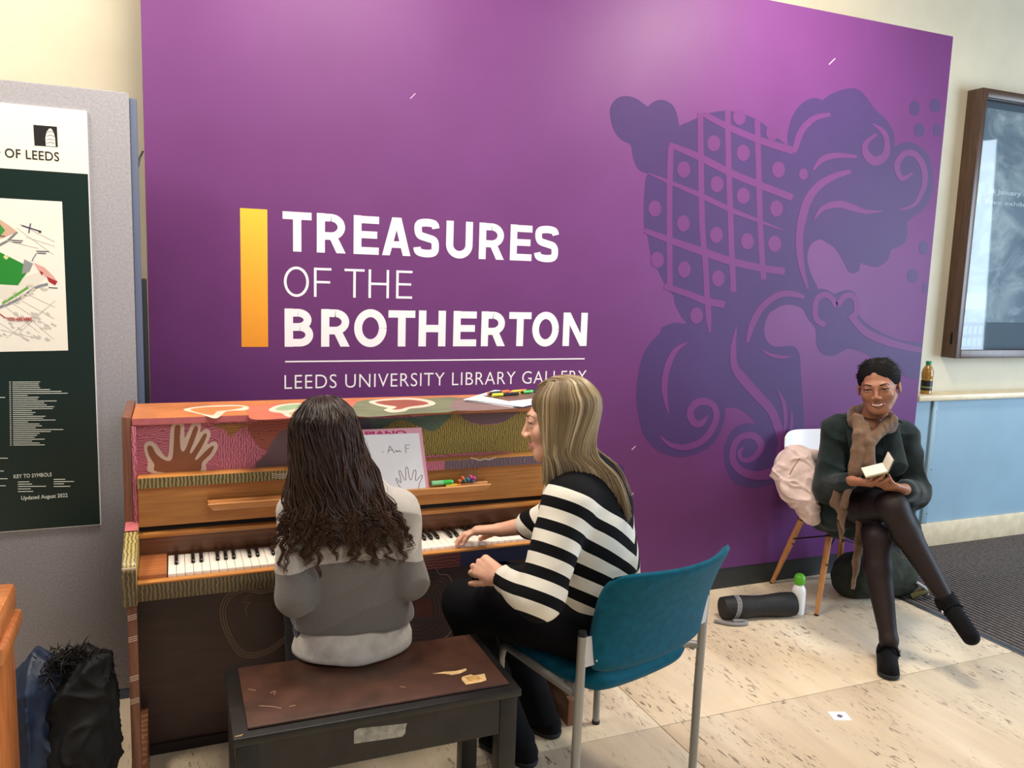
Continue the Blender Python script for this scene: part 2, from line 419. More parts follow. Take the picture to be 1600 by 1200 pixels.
def orange():
    t = NT('orange_yellow_print'); g = t.n('NewGeometry'); s = t.n('SeparateXYZ'); t.l(g.outputs['Position'], s.inputs[0])
    mr = t.n('MapRange'); mr.inputs['From Min'].default_value = 1.29; mr.inputs['From Max'].default_value = 1.86; t.l(s.outputs['Z'], mr.inputs[0])
    t.color(t.ramp(mr.outputs[0], [(0.0, (238, 150, 44)), (1.0, (246, 196, 58))])); t.rough(0.4); return t.m
a = pan(375, 325); b = pan(419, 542)
MB().box(a[0], b[0], PY-0.0008, PY, b[1], a[1]).build('printed_bar', orange(), panel)
# scroll motif, traced as print on the panel plane
H0, H1, HK = 0.0001, 0.0005, [0]
class Motif:
    def __init__(s, mat, h0, h1, name): s.m = mat; s.h0 = h0; s.h1 = h1; s.nm = name
    def _h(s): HK[0] += 1; return s.h1+HK[0]*0.000012
    def poly(s, p, *a): Decal(pfn).poly(p, s.h0, s._h()).build(s.nm, s.m, panel)
    def ell(s, cx, cy, rx, ry, *a): Decal(pfn).ell(cx, cy, rx, ry, s.h0, s._h()).build(s.nm, s.m, panel)
    def stroke(s, p, w_, *a): Decal(pfn).stroke(p, w_, s.h0, s._h()).build(s.nm, s.m, panel)
d = Motif(M_PDK, H0, H1, 'printed_motif')
A = [(953,173),(961,156),(976,150),(994,154),(1011,166),(1013,166),(1021,159),(1034,156),(1047,161),(1056,173),(1062,199),(1064,215),(1056,240),(1046,272),(1025,272),(1013,271),(998,265),(989,246),(985,226),(970,218),(958,200)]
d.poly(crom(A, 4, True), H0, H1)
B = [(1058,203),(1075,191),(1090,184),(1103,178),(1131,173),(1155,176),(1178,185),(1197,197),(1215,215),(1231,228),(1245,240),(1262,300),(1258,400),(1250,440),(1230,470),(1180,500),(1120,520),(1075,506),(1055,476),(1053,463),(1040,446),(1027,420),(1017,397),(1012,371),(1007,356),(1006,336),(1007,299),(1013,270),(1041,262)]
d.poly(crom(B, 3, True), H0, H1)
C = [(1231,228),(1231.5,204),(1240,178),(1255,160),(1272,153),(1284,156),(1286,156),(1300,146),(1321,139),(1339,139),(1354,152),(1367,171),(1384,186),(1396,206),(1398,228),(1400,228),(1414,222),(1431,225),(1450,242),(1457,270),(1457,298),(1446,324),(1424,341),(1417,348),(1418,362),(1412,381),(1395,389),(1392,392),(1386,407),(1371,417),(1356,415),(1346,411),(1344,412),(1341,424),(1328,426),(1319,411),(1307,390),(1292,379),(1281,374),(1267,382),(1262,396),(1262,408),(1268,430),(1278,452),(1270,470),(1250,472),(1236,440),(1240,330)]
d.poly(crom(C, 3, True), H0, H1)
E_ = [(1277,452),(1292,453),(1303,459),(1305,459),(1315,455),(1326,453),(1337,459),(1342,476),(1344,495),(1367,514),(1405,531),(1444,540),(1440,588),(1416,589),(1405,579),(1367,561),(1349,551),(1327,545),(1319,547),(1307,554),(1296,556),(1285,553),(1277,542),(1275,525),(1274,513),(1264,500),(1257,487),(1250,470)]
d.poly(crom(E_, 3, True), H0, H1)
Fp = [(1074,505),(1055,504),(1034,512),(1032,520),(1017,535),(1004,557),(997,587),(994,619),(997,647),(1004,676),(1012,689),(1027,704),(1046,712),(1066,714),(1089,709),(1111,696),(1124,677),(1132,655),(1134,637),(1136,637),(1152,638),(1169,648),(1181,661),(1180,662),(1160,662),(1145,672),(1134,691),(1131,711),(1134,730),(1141,747),(1154,758),(1171,763),(1188,762),(1205,757),(1224,747),(1246,711),(1256,664),(1255,636),(1251,580),(1250,557),(1244,544),(1233,540),(1214,542),(1201,536),(1194,520),(1196,503),(1205,486),(1224,477),(1242,477),(1257,485),(1264,500),(1266,485),(1255,455),(1180,440),(1120,490)]
d.poly(crom(Fp, 3, True), H0, H1)
for (cx, cy, rx, ry) in [(1429,169,8,12),(1461,165,8.5,11),(1436,203,8,11),(1464,203,6,10),(1443,387,7,11),(1426,431,8.5,11),(1445,450,4,9),(966,735,9,10),(976,768,9,11)]:
    d.ell(cx, cy, rx, ry, H0, H1)
G0, G1 = 0.0007, 0.0011; HK[0] = 0; g = Motif(M_PUR, G0, G1, 'printed_line')
def st(p, w_): g.stroke(p, w_, G0, G1)
for p in ([(1048,229),(1046,300),(1046,375),(1046.5,450)], [(1094,177),(1095,250),(1097,353),(1102,412),(1105,469)], [(1137,172),(1138,250),(1141.5,345),(1143,394),(1146,456)], [(1183,188),(1185,261),(1187.5,345),(1190,394),(1193,437)]):
    st(p, 9)
st([(1105,466),(1107,495),(1109,519)], [9, 9, 3])
st([(1099,178),(1139,199),(1184,218),(1240,236)], [9, 10, 11, 12]); st([(1046,226),(1094,246),(1139,269),(1187,289),(1238,309)], [8, 11, 11, 11, 11])
st([(1013,271),(1047,285),(1096,306),(1142,328),(1188,346),(1224,360)], [2, 6, 8, 8, 5, 1]); st([(1007,360),(1046,375),(1100,394),(1145,409),(1190,419),(1226,424)], [8, 10, 12, 12, 11, 11])
st([(1038,447),(1074,459),(1102,470),(1132,476)], [9, 10, 11, 11])
for (cx, cy) in [(1115,224),(1161,239),(1068,265),(1120,288),(1161,306),(1216,265),(1213,326),(1023,326),(1067.5,349),(1155,183),(1207,207),(1119,367),(1167.5,377),(1210,381),(1069,421),(1122,435),(1027,406),(1088,493)]:
    g.ell(cx, cy, 10.2, 12.8, G0, G1)
st([(1240,238),(1243,230),(1247,216),(1256,199),(1274,184),(1297,179)], [8, 9, 10, 10, 9, 6])
st([(1270,266),(1285,249),(1307,243),(1339,245)], [3, 9, 9, 4]); st([(1329,268),(1302,276),(1277,292),(1261,315),(1253,343),(1249.5,362),(1249,390),(1253,420),(1262,452)], [7, 10, 12, 13, 13, 12, 11, 9, 3])
st([(1272,343),(1285,326),(1309,319),(1330,324),(1352,331),(1377,330)], [2, 8, 11, 11, 7, 2]); st([(1362,193),(1380,206),(1386,225),(1382,244),(1367,252),(1354,242),(1352,225),(1369,210)], [2, 8, 9, 12, 14, 12, 8, 5])
st([(1405,328),(1429,319),(1444,289),(1442,259),(1427,240),(1411,242),(1401,259),(1409,279),(1426,270)], [2, 6, 9, 10, 10, 10, 9, 8, 3]); g.ell(1255, 272, 7, 9, G0, G1)
st([(1289,508),(1276,500),(1273,484),(1277,467),(1289,460),(1300,467),(1307,477),(1317,465),(1328,461),(1337,469),(1338,486),(1334,494)], 9)
st([(1328,492),(1349,516),(1377,531),(1414,542),(1444,548)], [10, 12, 12, 10, 8])
st([(1074,535),(1055,548),(1042,576),(1038,610),(1044,646)], [2, 8, 10, 9, 2]); st([(1031,681),(1046,694),(1068,699),(1092,692),(1109,676),(1119,653),(1115,634),(1100,627),(1085,632),(1078,647),(1085,661),(1096,661),(1106,649)], [2, 7, 9, 10, 10, 10, 10, 11, 11, 11, 11, 10, 2])
st([(1151,509),(1146,539),(1147,571),(1160,591),(1182,616),(1205,642),(1218,676),(1222,690),(1216,712)], [1, 8, 11, 15, 15, 14, 13, 13, 8]); st([(1212,606),(1224,629),(1227,657),(1224,681)], [1, 6, 6, 3]); st([(1236,640),(1237,660),(1233,690)], [2, 5, 4])
st([(1215,730),(1205,739),(1182,743),(1158,736),(1145,719),(1147,696),(1160,682),(1179,682),(1189,696),(1182,711),(1169,719),(1158,717),(1155,706),(1162,699)], [10, 16, 14, 12, 11, 10, 10, 11, 11, 9, 8, 7, 6, 3])
st([(1167.5,535),(1175,507),(1190,481),(1207,466),(1224,459),(1242,460),(1256,465)], [5, 10, 10, 10, 10, 9, 6]); st([(1188,546),(1205,555),(1222,558),(1237,557)], [1, 5, 5, 1])
for (px, py, l) in [(645,150,4),(1300,96,5),(985,775,5),(990,700,3)]:
    Decal(pfn).stroke([(px-l,py+l),(px+l,py-l)], 1.6, 0.0001, 0.0006).build('scuff', plain('pale_scuff', (190, 160, 190), 0.6), panel)

# ================================================================== grey fabric board with campus map poster
BY = 3.15
M_FELT = plain('grey_felt', (152, 149, 153), 0.95, var=0.07, vscale=130, bump=0.35, bscale=420, sheen=0.2)
board = thing('display_board', (-0.62, BY, 0), 'tall grey felt display board behind the painted piano', 'display board')
MB().box(-1.30, -0.125, BY, BY+0.04, 0.04, 2.172).build('felt_panel', M_FELT, board, 0.006)
MB().box(-0.125, -0.102, BY+0.004, BY+0.04, 0.03, 2.155).build('edge_trim', plain('slate_blue_trim', (88, 98, 122), 0.6), board, 0.004)
MB().box(-1.30, -0.10, BY+0.004, BY+0.045, 0.0, 0.04).build('foot_rail', plain('slate_blue_trim', (88, 98, 122)), board, 0.004)
MB().tube([(-0.104, BY+0.03, 1.93), (-0.098, BY+0.05, 1.965), (-0.088, BY+0.07, 1.99)], 0.0035, 8).build('hook', plain('black_metal', (24, 24, 28), 0.4, 0.6), board)
st_ = thing('dark_gap_post', (-0.098, 3.30, 0), 'added black post filling the dark gap between grey board and purple panel', 'post')  # post added to give the dark strip between board and panel
MB().box(-0.118, -0.0895, 3.26, 3.33, 0.0, 1.545).build('upright', plain('black_gap_post', (22, 24, 30), 0.5), st_, 0.005)
MB().box(-0.125, -0.088, 3.25, 3.345, 0.0, 0.03).build('foot', plain('black_gap_post', (22, 24, 30)), st_, 0.004)

QY = BY-0.008
poster = thing('campus_map_poster', (-0.60, QY, 0.675), 'dark green campus map poster with white header on the grey board', 'poster')
def qxy(px, py): p = at_y(px, py, QY); return p[0], p[2]
def qfn(px, py, h): p = at_y(px, py, QY); return (p[0], QY-h, p[2])
def on_q(a, b, h): return (a, QY-h, b)
X1 = -0.2535; ztop = qxy(134, 173)[1]; zbot = qxy(158, 820)[1]; zh = qxy(137, 272)[1]
MB().box(-1.12, X1, QY, BY, zbot, ztop).build('sheet', plain('poster_edge_white', (228, 228, 224), 0.5), poster)
MB().box(-1.12, X1-0.003, QY-0.0006, QY, zbot+0.003, zh).build('green_field', plain('poster_dark_green', (24, 42, 38), 0.28), poster)
MB().box(-1.12, X1-0.003, QY-0.0006, QY, zh, ztop-0.003).build('header', plain('poster_cream_white', (250, 246, 226), 0.35), poster)
def word_q(s, left, right, top, bottom, offset=0.0, mat=None, h=0.0016, name='lettering'):
    X0, Z0 = qxy(left, bottom); Xr = qxy(right, bottom)[0]; Z1 = qxy(left, top)[1]
    return lettering(s, (X0, Xr, Z0, Z1), on_q, mat or plain('poster_black_ink', (30, 26, 26), 0.5), poster, h, offset, 1.05, name)
word_q('OF LEEDS', 8, 92.5, 231.5, 246, 0.006); word_q('UNIVERSITY', -92, 1.5, 230, 245, 0.006)
d = Decal(qfn); d.poly([(52,195),(89,198),(90.5,230),(54,227.5)], 0.0006, 0.0010); d.build('logo_square', plain('poster_black_ink', (30, 26, 26)), poster)
d = Decal(qfn); d.poly([(72,228),(71,216),(73,206),(77,201),(80,201),(84,207),(86,216),(87,229)], 0.0010, 0.0015); d.build('logo_tower', plain('poster_cream_white', (250, 246, 226)), poster)
for yy in (207, 213, 219, 224):
    Decal(qfn).stroke([(73, yy), (79, yy-1.5), (85, yy+0.5)], 0.8, 0.0015, 0.0018).build('logo_line', plain('poster_black_ink', (30, 26, 26)), poster)
# map sheet
d = Decal(qfn); d.poly([(-170,300),(97,315),(106.5,547.5),(-165,553)], 0.0006, 0.0011); mapo = d.build('map_sheet', plain('map_paper', (246, 240, 226), 0.4), poster)
MK = [0]
def mp_(name, pts, c, h=0.0015, closed=True):
    MK[0] += 1; h = 0.0013+MK[0]*0.000008; q = Decal(qfn); q.poly(pts, 0.0010, h); return q.build(name, plain('map_%d_%d_%d' % c, c, 0.5), mapo)
def ml(pts, w_, c, h=0.0019):
    MK[0] += 1; h = 0.0013+MK[0]*0.000008; q = Decal(qfn); q.stroke(pts, w_, 0.0010, h, 3); return q.build('map_line', plain('map_%d_%d_%d' % c, c, 0.5), mapo)
ml([(-60,392),(0,383),(27,362)], 4, (130,132,132)); mp_('map_block', [(-60,350),(0,343),(14,352),(27,362),(5,372),(-60,388)], (214,176,150))
mp_('map_park', [(-60,352),(0,350),(8,360),(-2,372),(-60,378)], (62,150,62))
mp_('map_park', [(-70,380),(0,394),(48,418),(28,446),(-70,440)], (40,140,48)); mp_('map_area', [(38,405),(52,412),(46,425),(34,428)], (150,152,150))
mp_('map_area', [(-70,440),(28,447),(36,434),(60,425),(75,430),(60,445),(10,466),(-70,470)], (232,226,212))
mp_('map_block', [(52,410),(70,418),(84,432),(90,440),(78,438),(62,426)], (224,170,160)); mp_('map_block', [(62,423),(68,426),(65,431)], (150,40,44)); mp_('map_block', [(73,432),(90,440),(86,446),(76,440)], (168,44,48))
ml([(-60,500),(0,480),(30,467),(55,450),(75,444)], 4.5, (134,138,146)); ml([(4,474),(24,462),(44,449)], 4, (110,170,70))
mp_('map_block', [(8,398),(14,402),(10,406),(5,402)], (220,220,150))
for (x0, y0, x1, y1) in [(2,474,62,520),(10,468,80,512),(20,462,85,498),(30,520,86,470),(10,528,80,476),(0,505,40,530),(50,500,84,530),(0,515,60,529),(40,458,86,480),(30,350,86,378),(26,356,84,398),(40,370,86,385),(10,376,60,388)]:
    ml([(x0,y0),((x0+x1)/2,(y0+y1)/2),(x1,y1)], 0.9, (196,190,178), 0.0017)
rr = random.Random(3)
for k in range(46):
    x0 = rr.uniform(-2, 84); y0 = rr.uniform(485, 528); mp_('map_building', [(x0,y0),(x0+5,y0+3),(x0+3.6,y0+5.5),(x0-1.4,y0+2.5)], (206,200,190), 0.0016)
for k in range(16):
    x0 = rr.uniform(4, 70); y0 = rr.uniform(446, 470)-x0*0.22+8; mp_('map_building', [(x0,y0),(x0+6,y0-2),(x0+6.5,y0+1),(x0+0.5,y0+3)], (214,206,190), 0.0018)
ml([(34,352),(46,356),(62,361)], 1.6, (40,44,90)); ml([(48,349),(46.5,356),(45,364)], 1.6, (40,44,90)); mp_('map_dot', [(61,360),(65,361),(64,364),(60,363)], (40,44,60), 0.0021)
for (x0, y0, l) in [(16,375,20),(20,378,14),(57,392,20),(58,395,14),(-10,368,18),(76,449,14)]:
    ml([(x0,y0),(x0+l/2,y0+0.6),(x0+l,y0+1)], 1.1, (50,52,70))
ml([(50,408),(53,402),(57,396)], 1.0, (70,74,120)); ml([(-20,478),(-2,489),(9,497)], 1.5, (190,40,44))
word_q('YOU ARE HERE', 11.5, 50, 495.5, 501, 0.004, plain('map_red_ink', (186, 44, 44), 0.5), 0.0032)
# list lines and key
M_INK = plain('poster_pale_ink', (206, 210, 200), 0.5)
rr = random.Random(11)
lens = [44,42,42,44,60,78,88,24,42,40,70,50,54,66,64,30,36,32,52,48,68,24,42,46,36,80,60,42,38,34,50,30,42,50]
d = Decal(qfn)
for k, L in enumerate(lens):
    y0 = 597+k*2.98; x0 = 19.5+k*0.04
    d.strip(np.array([(x0, y0-0.55), (x0+L*0.98, y0-0.55-L*0.006)]), np.array([(x0, y0+0.55), (x0+L*0.98, y0+0.55-L*0.006)]), 0.0006, 0.0010)
    d.strip(np.array([(x0-5, y0-0.55), (x0-2.5, y0-0.55)]), np.array([(x0-5, y0+0.55), (x0-2.5, y0+0.55)]), 0.0006, 0.0010)
for (x0, y0, L) in [(-20,621,28),(-20,716,32),(-20,736,26),(-20,748,32),(-20,759,29)]:
    d.strip(np.array([(x0, y0-0.6), (x0+L, y0-0.7)]), np.array([(x0, y0+0.6), (x0+L, y0+0.5)]), 0.0006, 0.0010)
for (x0, y0, L) in [(28,753,18),(28,756.5,22),(28,760,44),(28,764,20),(28,768,24),(84,749,18),(84,752.5,32),(84,756,16),(84,760,26)]:
    d.strip(np.array([(x0, y0-0.6), (x0+L, y0-0.9)]), np.array([(x0, y0+0.6), (x0+L, y0+0.3)]), 0.0006, 0.0010)
tag(d.build('printed_list', M_INK, poster), kind='stuff')
word_q('KEY TO SYMBOLS', 21.5, 81, 741.5, 747.5, 0.012, M_INK, 0.0010); word_q('Updated August 2022', 33.5, 106, 775, 783, 0.016, M_INK, 0.0010)

# ================================================================== glazed notice case on the right wall
nc = thing('notice_case', (5.2, 3.61, 1.185), 'dark wooden glazed notice case on the cream wall', 'notice board')
M_DWOOD = wood('dark_walnut', (58, 40, 30), (96, 68, 50), (30, 30, 3), 0.35)
x0, x1, z0, z1, y0, y1 = 4.418, 6.2, 1.185, 2.785, 3.555, 3.66
MB().box(x0, x0+0.045, y0, y1, z0, z1).build('frame_side', M_DWOOD, nc, 0.004); MB().box(x1-0.045, x1, y0, y1, z0, z1).build('frame_side', M_DWOOD, nc, 0.004)
MB().box(x0+0.045, x1-0.045, y0, y1, z1-0.05, z1).build('frame_top', M_DWOOD, nc, 0.004); MB().box(x0+0.045, x1-0.045, y0, y1, z0, z0+0.05).build('frame_bottom', M_DWOOD, nc, 0.004)
box('latch', x0-0.004, x0+0.001, 3.59, 3.60, 1.27, 1.34, plain('black_metal', (24, 24, 28)), nc)
def casepost():
    t = NT('exhibition_poster_print'); v = t.mapping((1.2, 1, 1.4)); f = t.noise(v, 3.0, 6, 0.62, 1.2)
    c = t.ramp(f, [(0.25, (56, 68, 80)), (0.45, (92, 108, 120)), (0.6, (140, 150, 152)), (0.8, (190, 198, 198))]); t.color(c); t.rough(0.4); return t.m
NY = 3.628
MB().box(x0+0.045, x1-0.045, NY, 3.655, z0+0.05, z1-0.05).build('backing', plain('case_dark_back', (70, 84, 96), 0.6), nc)
ps = MB().box(x0+0.09, x1-0.09, NY-0.004, NY, z0+0.22, z1-0.09).build('poster', casepost(), nc)
def on_n(a, b, h): return (a, NY-0.004-h, b)
def word_n(s, l, r, t, b, c=(206, 214, 216), off=0.0):
    P0 = at_y(l, b, NY-0.004); P1 = at_y(r, b, NY-0.004); P2 = at_y(l, t, NY-0.004)
    return lettering(s, (P0[0], P1[0], P0[2], P2[2]), on_n, plain('case_ink_%d' % c[0], c, 0.5), ps, 0.0008, off)
word_n('26 January - 21 Dec', 1543, 1640, 294, 304, off=0.01); word_n('Free exhibition', 1540, 1625, 311, 318)
MB().box(x0+0.10, x0+0.30, NY-0.006, NY-0.004, z0+0.30, z0+0.40).build('notice_slip', plain('notice_pale_blue', (170, 190, 204), 0.5), ps)
for k in range(2):
    for j in range(5): MB().box(x0+0.085+j*0.045, x0+0.12+j*0.045, NY-0.003, NY, z0+0.07+k*0.075, z0+0.12+k*0.075).build('notice_card', plain('notice_blue_card', (110, 134, 154), 0.5), nc)
def glass_sheet(name):
    if name in _M: return _M[name]
    t = NT(name); t.t.nodes.remove(t.b); out = t.t.nodes['Material Output']
    tr = t.n('BsdfTransparent'); gl = t.n('BsdfGlossy'); gl.inputs['Roughness'].default_value = 0.03
    tr.inputs[0].default_value = (0.93, 0.96, 0.97, 1)
    fr = t.n('Fresnel'); fr.inputs[0].default_value = 1.6; mx = t.n('MixShader'); ge = t.n('NewGeometry'); iv = t.n('Math', operation='SUBTRACT'); iv.inputs[0].default_value = 1.0; mu = t.n('Math', operation='MULTIPLY')
    t.l(ge.outputs['Backfacing'], iv.inputs[1]); t.l(fr.outputs[0], mu.inputs[0]); t.l(iv.outputs[0], mu.inputs[1]); t.l(mu.outputs[0], mx.inputs[0]); t.l(tr.outputs[0], mx.inputs[1]); t.l(gl.outputs[0], mx.inputs[2]); t.l(mx.outputs[0], out.inputs['Surface'])
    _M[name] = t.m; return t.m
MB().box(x0+0.045, x1-0.045, 3.575, 3.579, z0+0.05, z1-0.05).build('glass', glass_sheet('clear_glass'), nc)
# ================================================================== painted upright piano
PX0, PX1 = -0.152, 1.312
piano = thing('upright_piano', (0.58, 2.72, 0), 'upright piano painted with hands and flowing contour lines', 'piano')
M_PW = wood('honey_wood', (172, 108, 50), (210, 146, 76), (1.6, 30, 30)); M_PWD = wood('brown_wood', (96, 56, 32), (132, 82, 50), (1.6, 30, 30))
M_PSIDE = wood('red_brown_wood', (104, 62, 46), (142, 92, 68), (30, 30, 2)); M_DARKLOW = wood('dark_plum_wood', (52, 32, 30), (70, 44, 38), (2, 10, 10), 0.45)
M_SHAD = plain('black_gap', (26, 20, 16), 0.8)
M_PINK = painted_lines('pink_contour_paint', (206, 118, 136), (158, 80, 92), 42, 'X', 9.0, 1.2, 0.62, 'RINGS', wob=(1, 0.2, 1))
M_PINKV = painted_lines('pink_wave_paint', (212, 122, 144), (154, 80, 86), 40, 'X', 5.0, 2.0, 0.6)
M_OLIVE = painted_lines('olive_wave_paint', (168, 146, 66), (90, 70, 38), 42, 'X', 5.0, 1.6, 0.66)
M_OLIVE2 = painted_lines('olive_stripe_paint', (96, 80, 48), (164, 150, 94), 28, 'X', 2.5, 2.0, 0.62)
M_OLIVE3 = painted_lines('dark_olive_stripe_paint', (80, 64, 45), (124, 112, 74), 28, 'X', 3.0, 2.0, 0.64)
M_YEL = painted_lines('straw_stripe_paint', (178, 160, 96), (110, 92, 52), 30, 'X', 3.0, 2.0, 0.6)
M_GRN = painted_lines('green_contour_paint', (92, 114, 90), (74, 90, 76), 44, 'Z', 6.0, 1.5, 0.62); M_MAU = plain('mauve_grey_paint', (112, 86, 88), 0.5, var=0.08)
M_RED = painted_lines('red_contour_paint', (172, 92, 72), (136, 66, 54), 44, 'X', 8.0, 1.2, 0.6, 'RINGS'); M_ORA = plain('orange_paint', (196, 120, 70), 0.45, var=0.1, vscale=10)
M_OCH = painted_lines('ochre_contour_paint', (170, 116, 56), (120, 80, 42), 44, 'Z', 5.0, 1.5, 0.6); M_LIL = painted_lines('lilac_contour_paint', (120, 98, 104), (94, 76, 84), 28, 'X', 6.0, 1.5, 0.6)
M_HAND = plain('brown_hand_paint', (146, 90, 60), 0.5, var=0.05); M_CRM = plain('cream_outline_paint', (222, 196, 176), 0.5, var=0.06)
M_PINKP = plain('pink_edge_paint', (206, 112, 116), 0.4, var=0.08, vscale=20)
# case
MB().box(PX0, PX0+0.026, 2.685, 3.02, 0.0, 1.138).build('side_panel', M_PSIDE, piano, 0.003)
MB().box(PX1-0.026, PX1, 2.685, 3.02, 0.0, 1.138).build('side_panel', M_PSIDE, piano, 0.003)
MB().box(PX0+0.026, PX1-0.026, 2.99, 3.02, 0.05, 1.10).build('back_panel', M_PWD, piano)
lid = MB().box(PX0+0.028, PX1-0.028, 2.678, 2.965, 1.112, 1.135).build('lid', M_ORA, piano, 0.004)
up = MB().box(PX0+0.026, PX1-0.026, 2.705, 2.73, 0.90, 1.111).build('upper_panel', M_PINK, piano)
shelf = MB().box(-0.112, PX1-0.04, 2.645, 2.705, 0.922, 0.956).build('panel_rail', M_PW, piano, 0.003)
fb = MB().box(-0.112, PX1-0.04, 2.672, 2.70, 0.795, 0.922).build('fallboard', M_PW, piano)
MB().box(-0.112, PX1-0.04, 2.685, 2.70, 0.777, 0.795).build('fallboard_gap', M_SHAD, piano)
MB().box(-0.112, PX1-0.04, 2.655, 2.70, 0.763, 0.777).build('fallboard_edge', M_PW, piano, 0.002)
MB().box(-0.112, PX1-0.04, 2.668, 2.70, 0.690, 0.763).build('key_back_rail', M_PWD, piano)
# music ledge with a clipped corner
lp = [(2.612, 0.846), (2.672, 0.842), (2.672, 0.872), (2.640, 0.872), (2.636, 0.862), (2.618, 0.862), (2.612, 0.872), (2.606, 0.868)]
ml_ = MB(); n = len(lp)
xa, xb = 0.085, 1.022
ml_.prism(lp, xa, xb, lambda a, b, c: (c+(0.018 if c < 0.5 else -0.018)*max(0, (0.866-b)/0.02)*(1 if c in (xa, xb) else 0), a, b))
ml_.build('music_ledge', M_PW, piano, 0.002)
# cheeks (arms), legs, key blocks
for (xc0, xc1) in ((PX0+0.002, -0.112), (1.272, PX1-0.002)):
    arm = [(2.685, 0.632), (2.685, 0.808), (2.66, 0.806), (2.60, 0.796), (2.52, 0.778), (2.462, 0.762), (2.447, 0.75), (2.443, 0.735), (2.446, 0.632)]
    ck = MB(); ck.prism(arm, xc0, xc1, lambda a, b, c: (c, a, b)); co = ck.build('cheek', M_YEL, piano, 0.003)
    fr = MB(); fr.prism([(2.618, 0.8015), (2.685, 0.8095), (2.685, 0.8115), (2.618, 0.8035)], xc0+0.001, xc1-0.001, lambda a, b, c: (c, a, b)); fr.build('paint_or_glint_band', M_PINKP, co)
    MB().box(xc0+0.002, xc1-0.002, 2.4425, 2.4455, 0.635, 0.735).build('paint_or_glint_band', M_OLIVE3, co)
    MB().box(xc0+0.001, xc1-0.001, 2.441, 2.4455, 0.742, 0.748).build('paint_or_glint_band', M_CRM, co)  # cream band painted as the highlight along the cheek's front top edge
    leg = MB().box(xc0+0.010, xc1-0.002, 2.462, 2.500, 0.10, 0.632).build('leg', M_PSIDE, piano, 0.003)
    for zz in (0.585, 0.52, 0.40, 0.33):
        for k in range(3):
            MB().add([(xc0+0.011, 2.4612, zz+0.006*k), (xc1-0.003, 2.4612, zz+0.004+0.006*k), (xc1-0.003, 2.4612, zz+0.0065+0.006*k), (xc0+0.011, 2.4612, zz+0.0025+0.006*k),
                      (xc0+0.011, 2.4622, zz+0.006*k), (xc1-0.003, 2.4622, zz+0.004+0.006*k), (xc1-0.003, 2.4622, zz+0.0065+0.006*k), (xc0+0.011, 2.4622, zz+0.0025+0.006*k)],
                     [(0, 1, 2, 3), (7, 6, 5, 4), (0, 4, 5, 1), (1, 5, 6, 2), (2, 6, 7, 3), (3, 7, 4, 0)]).build('paint_ring', M_CRM, leg)
    toe = MB(); toe.prism([(2.44, 0.0), (2.70, 0.0), (2.70, 0.19), (2.62, 0.15), (2.52, 0.115), (2.44, 0.10)], xc0+0.006, xc1+0.012 if xc0 < 0 else xc1-0.004, lambda a, b, c: (c, a, b))
    toe.build('toe_block', painted_lines('brown_fine_stripe_paint', (116, 68, 44), (150, 104, 72), 40, 'Z', 3.0, 2.0, 0.7), piano, 0.004)
MB().box(PX0+0.026, -0.113, 2.676, 2.705, 0.80, 1.111).build('cheek_frame', M_PINKV, piano, 0.002)
for (xc0, xc1) in ((-0.111, -0.034), (1.194, 1.271)):
    MB().box(xc0, xc1, 2.483, 2.668, 0.664, 0.708).build('key_block', M_PWD if xc0 > 0 else wood('orange_brown_wood', (146, 84, 46), (178, 110, 64), (2, 30, 30)), piano, 0.003)
ks = MB().box(-0.111, 1.271, 2.455, 2.480, 0.640, 0.690).build('key_slip', M_OLIVE3, piano, 0.002)
MB().box(-0.111, 1.271, 2.453, 2.482, 0.690, 0.696).build('key_slip_cap', M_PW, piano, 0.001)
MB().box(-0.111, 1.271, 2.482, 2.70, 0.632, 0.664).build('key_bed', M_PWD, piano)
# purple-brown repaint on the right stretch of the key slip
for (xa_, xb_, mt) in ((0.50, 0.86, painted_lines('maroon_contour_paint', (70, 36, 36), (112, 58, 52), 30, 'Z', 4.0, 1.5, 0.66)), (0.86, 1.27, plain('indigo_paint', (44, 42, 66), 0.5))):
    MB().box(xa_, xb_, 2.4543, 2.4552, 0.641, 0.689).build('paint_patch', mt, ks)
# keys
M_IV = plain('ivory_key', (238, 230, 218), 0.25, coat=0.3); M_EB = plain('ebony_key', (18, 17, 17), 0.22, coat=0.3)
KW = 1.222/52; kx0 = -0.031
mbw = MB().box(-KW/2+0.0005, KW/2-0.0005, -0.0745, 0.0925, -0.030, 0.0)
wk0 = mbw.build('white_key', M_IV, piano, 0.0014); bm0 = MB()
bm0.prism([(-0.048, -0.006), (-0.046, 0.008), (-0.040, 0.0115), (0.047, 0.0125), (0.047, -0.006)], -0.0052, 0.0052, lambda a, b, c: (c, a, b))
bk0 = bm0.build('black_key', M_EB, piano, 0.0012)
pl = origin(piano)
for src in (wk0, bk0): src.location = (0, 0, 0)
# meshes were made around the world origin, so shift them back
for src in (wk0, bk0):
    src.data.transform(Matrix.Translation(Vector(pl)))
first = [True, True]
for i in range(52):
    o = wk0 if i == 0 else wk0.copy()
    if i: COL.objects.link(o)
    o.location = Vector((kx0+(i+0.5)*KW, 2.5575, 0.7045))-Vector(pl)
    nt = (i+5) % 7        # first key is A
    if nt in (0, 1, 3, 4, 5) and i < 51:
        b2 = bk0 if first[1] else bk0.copy()
        if not first[1]: COL.objects.link(b2)
        first[1] = False
        b2.location = Vector((kx0+(i+1)*KW, 2.604, 0.7045))-Vector(pl)
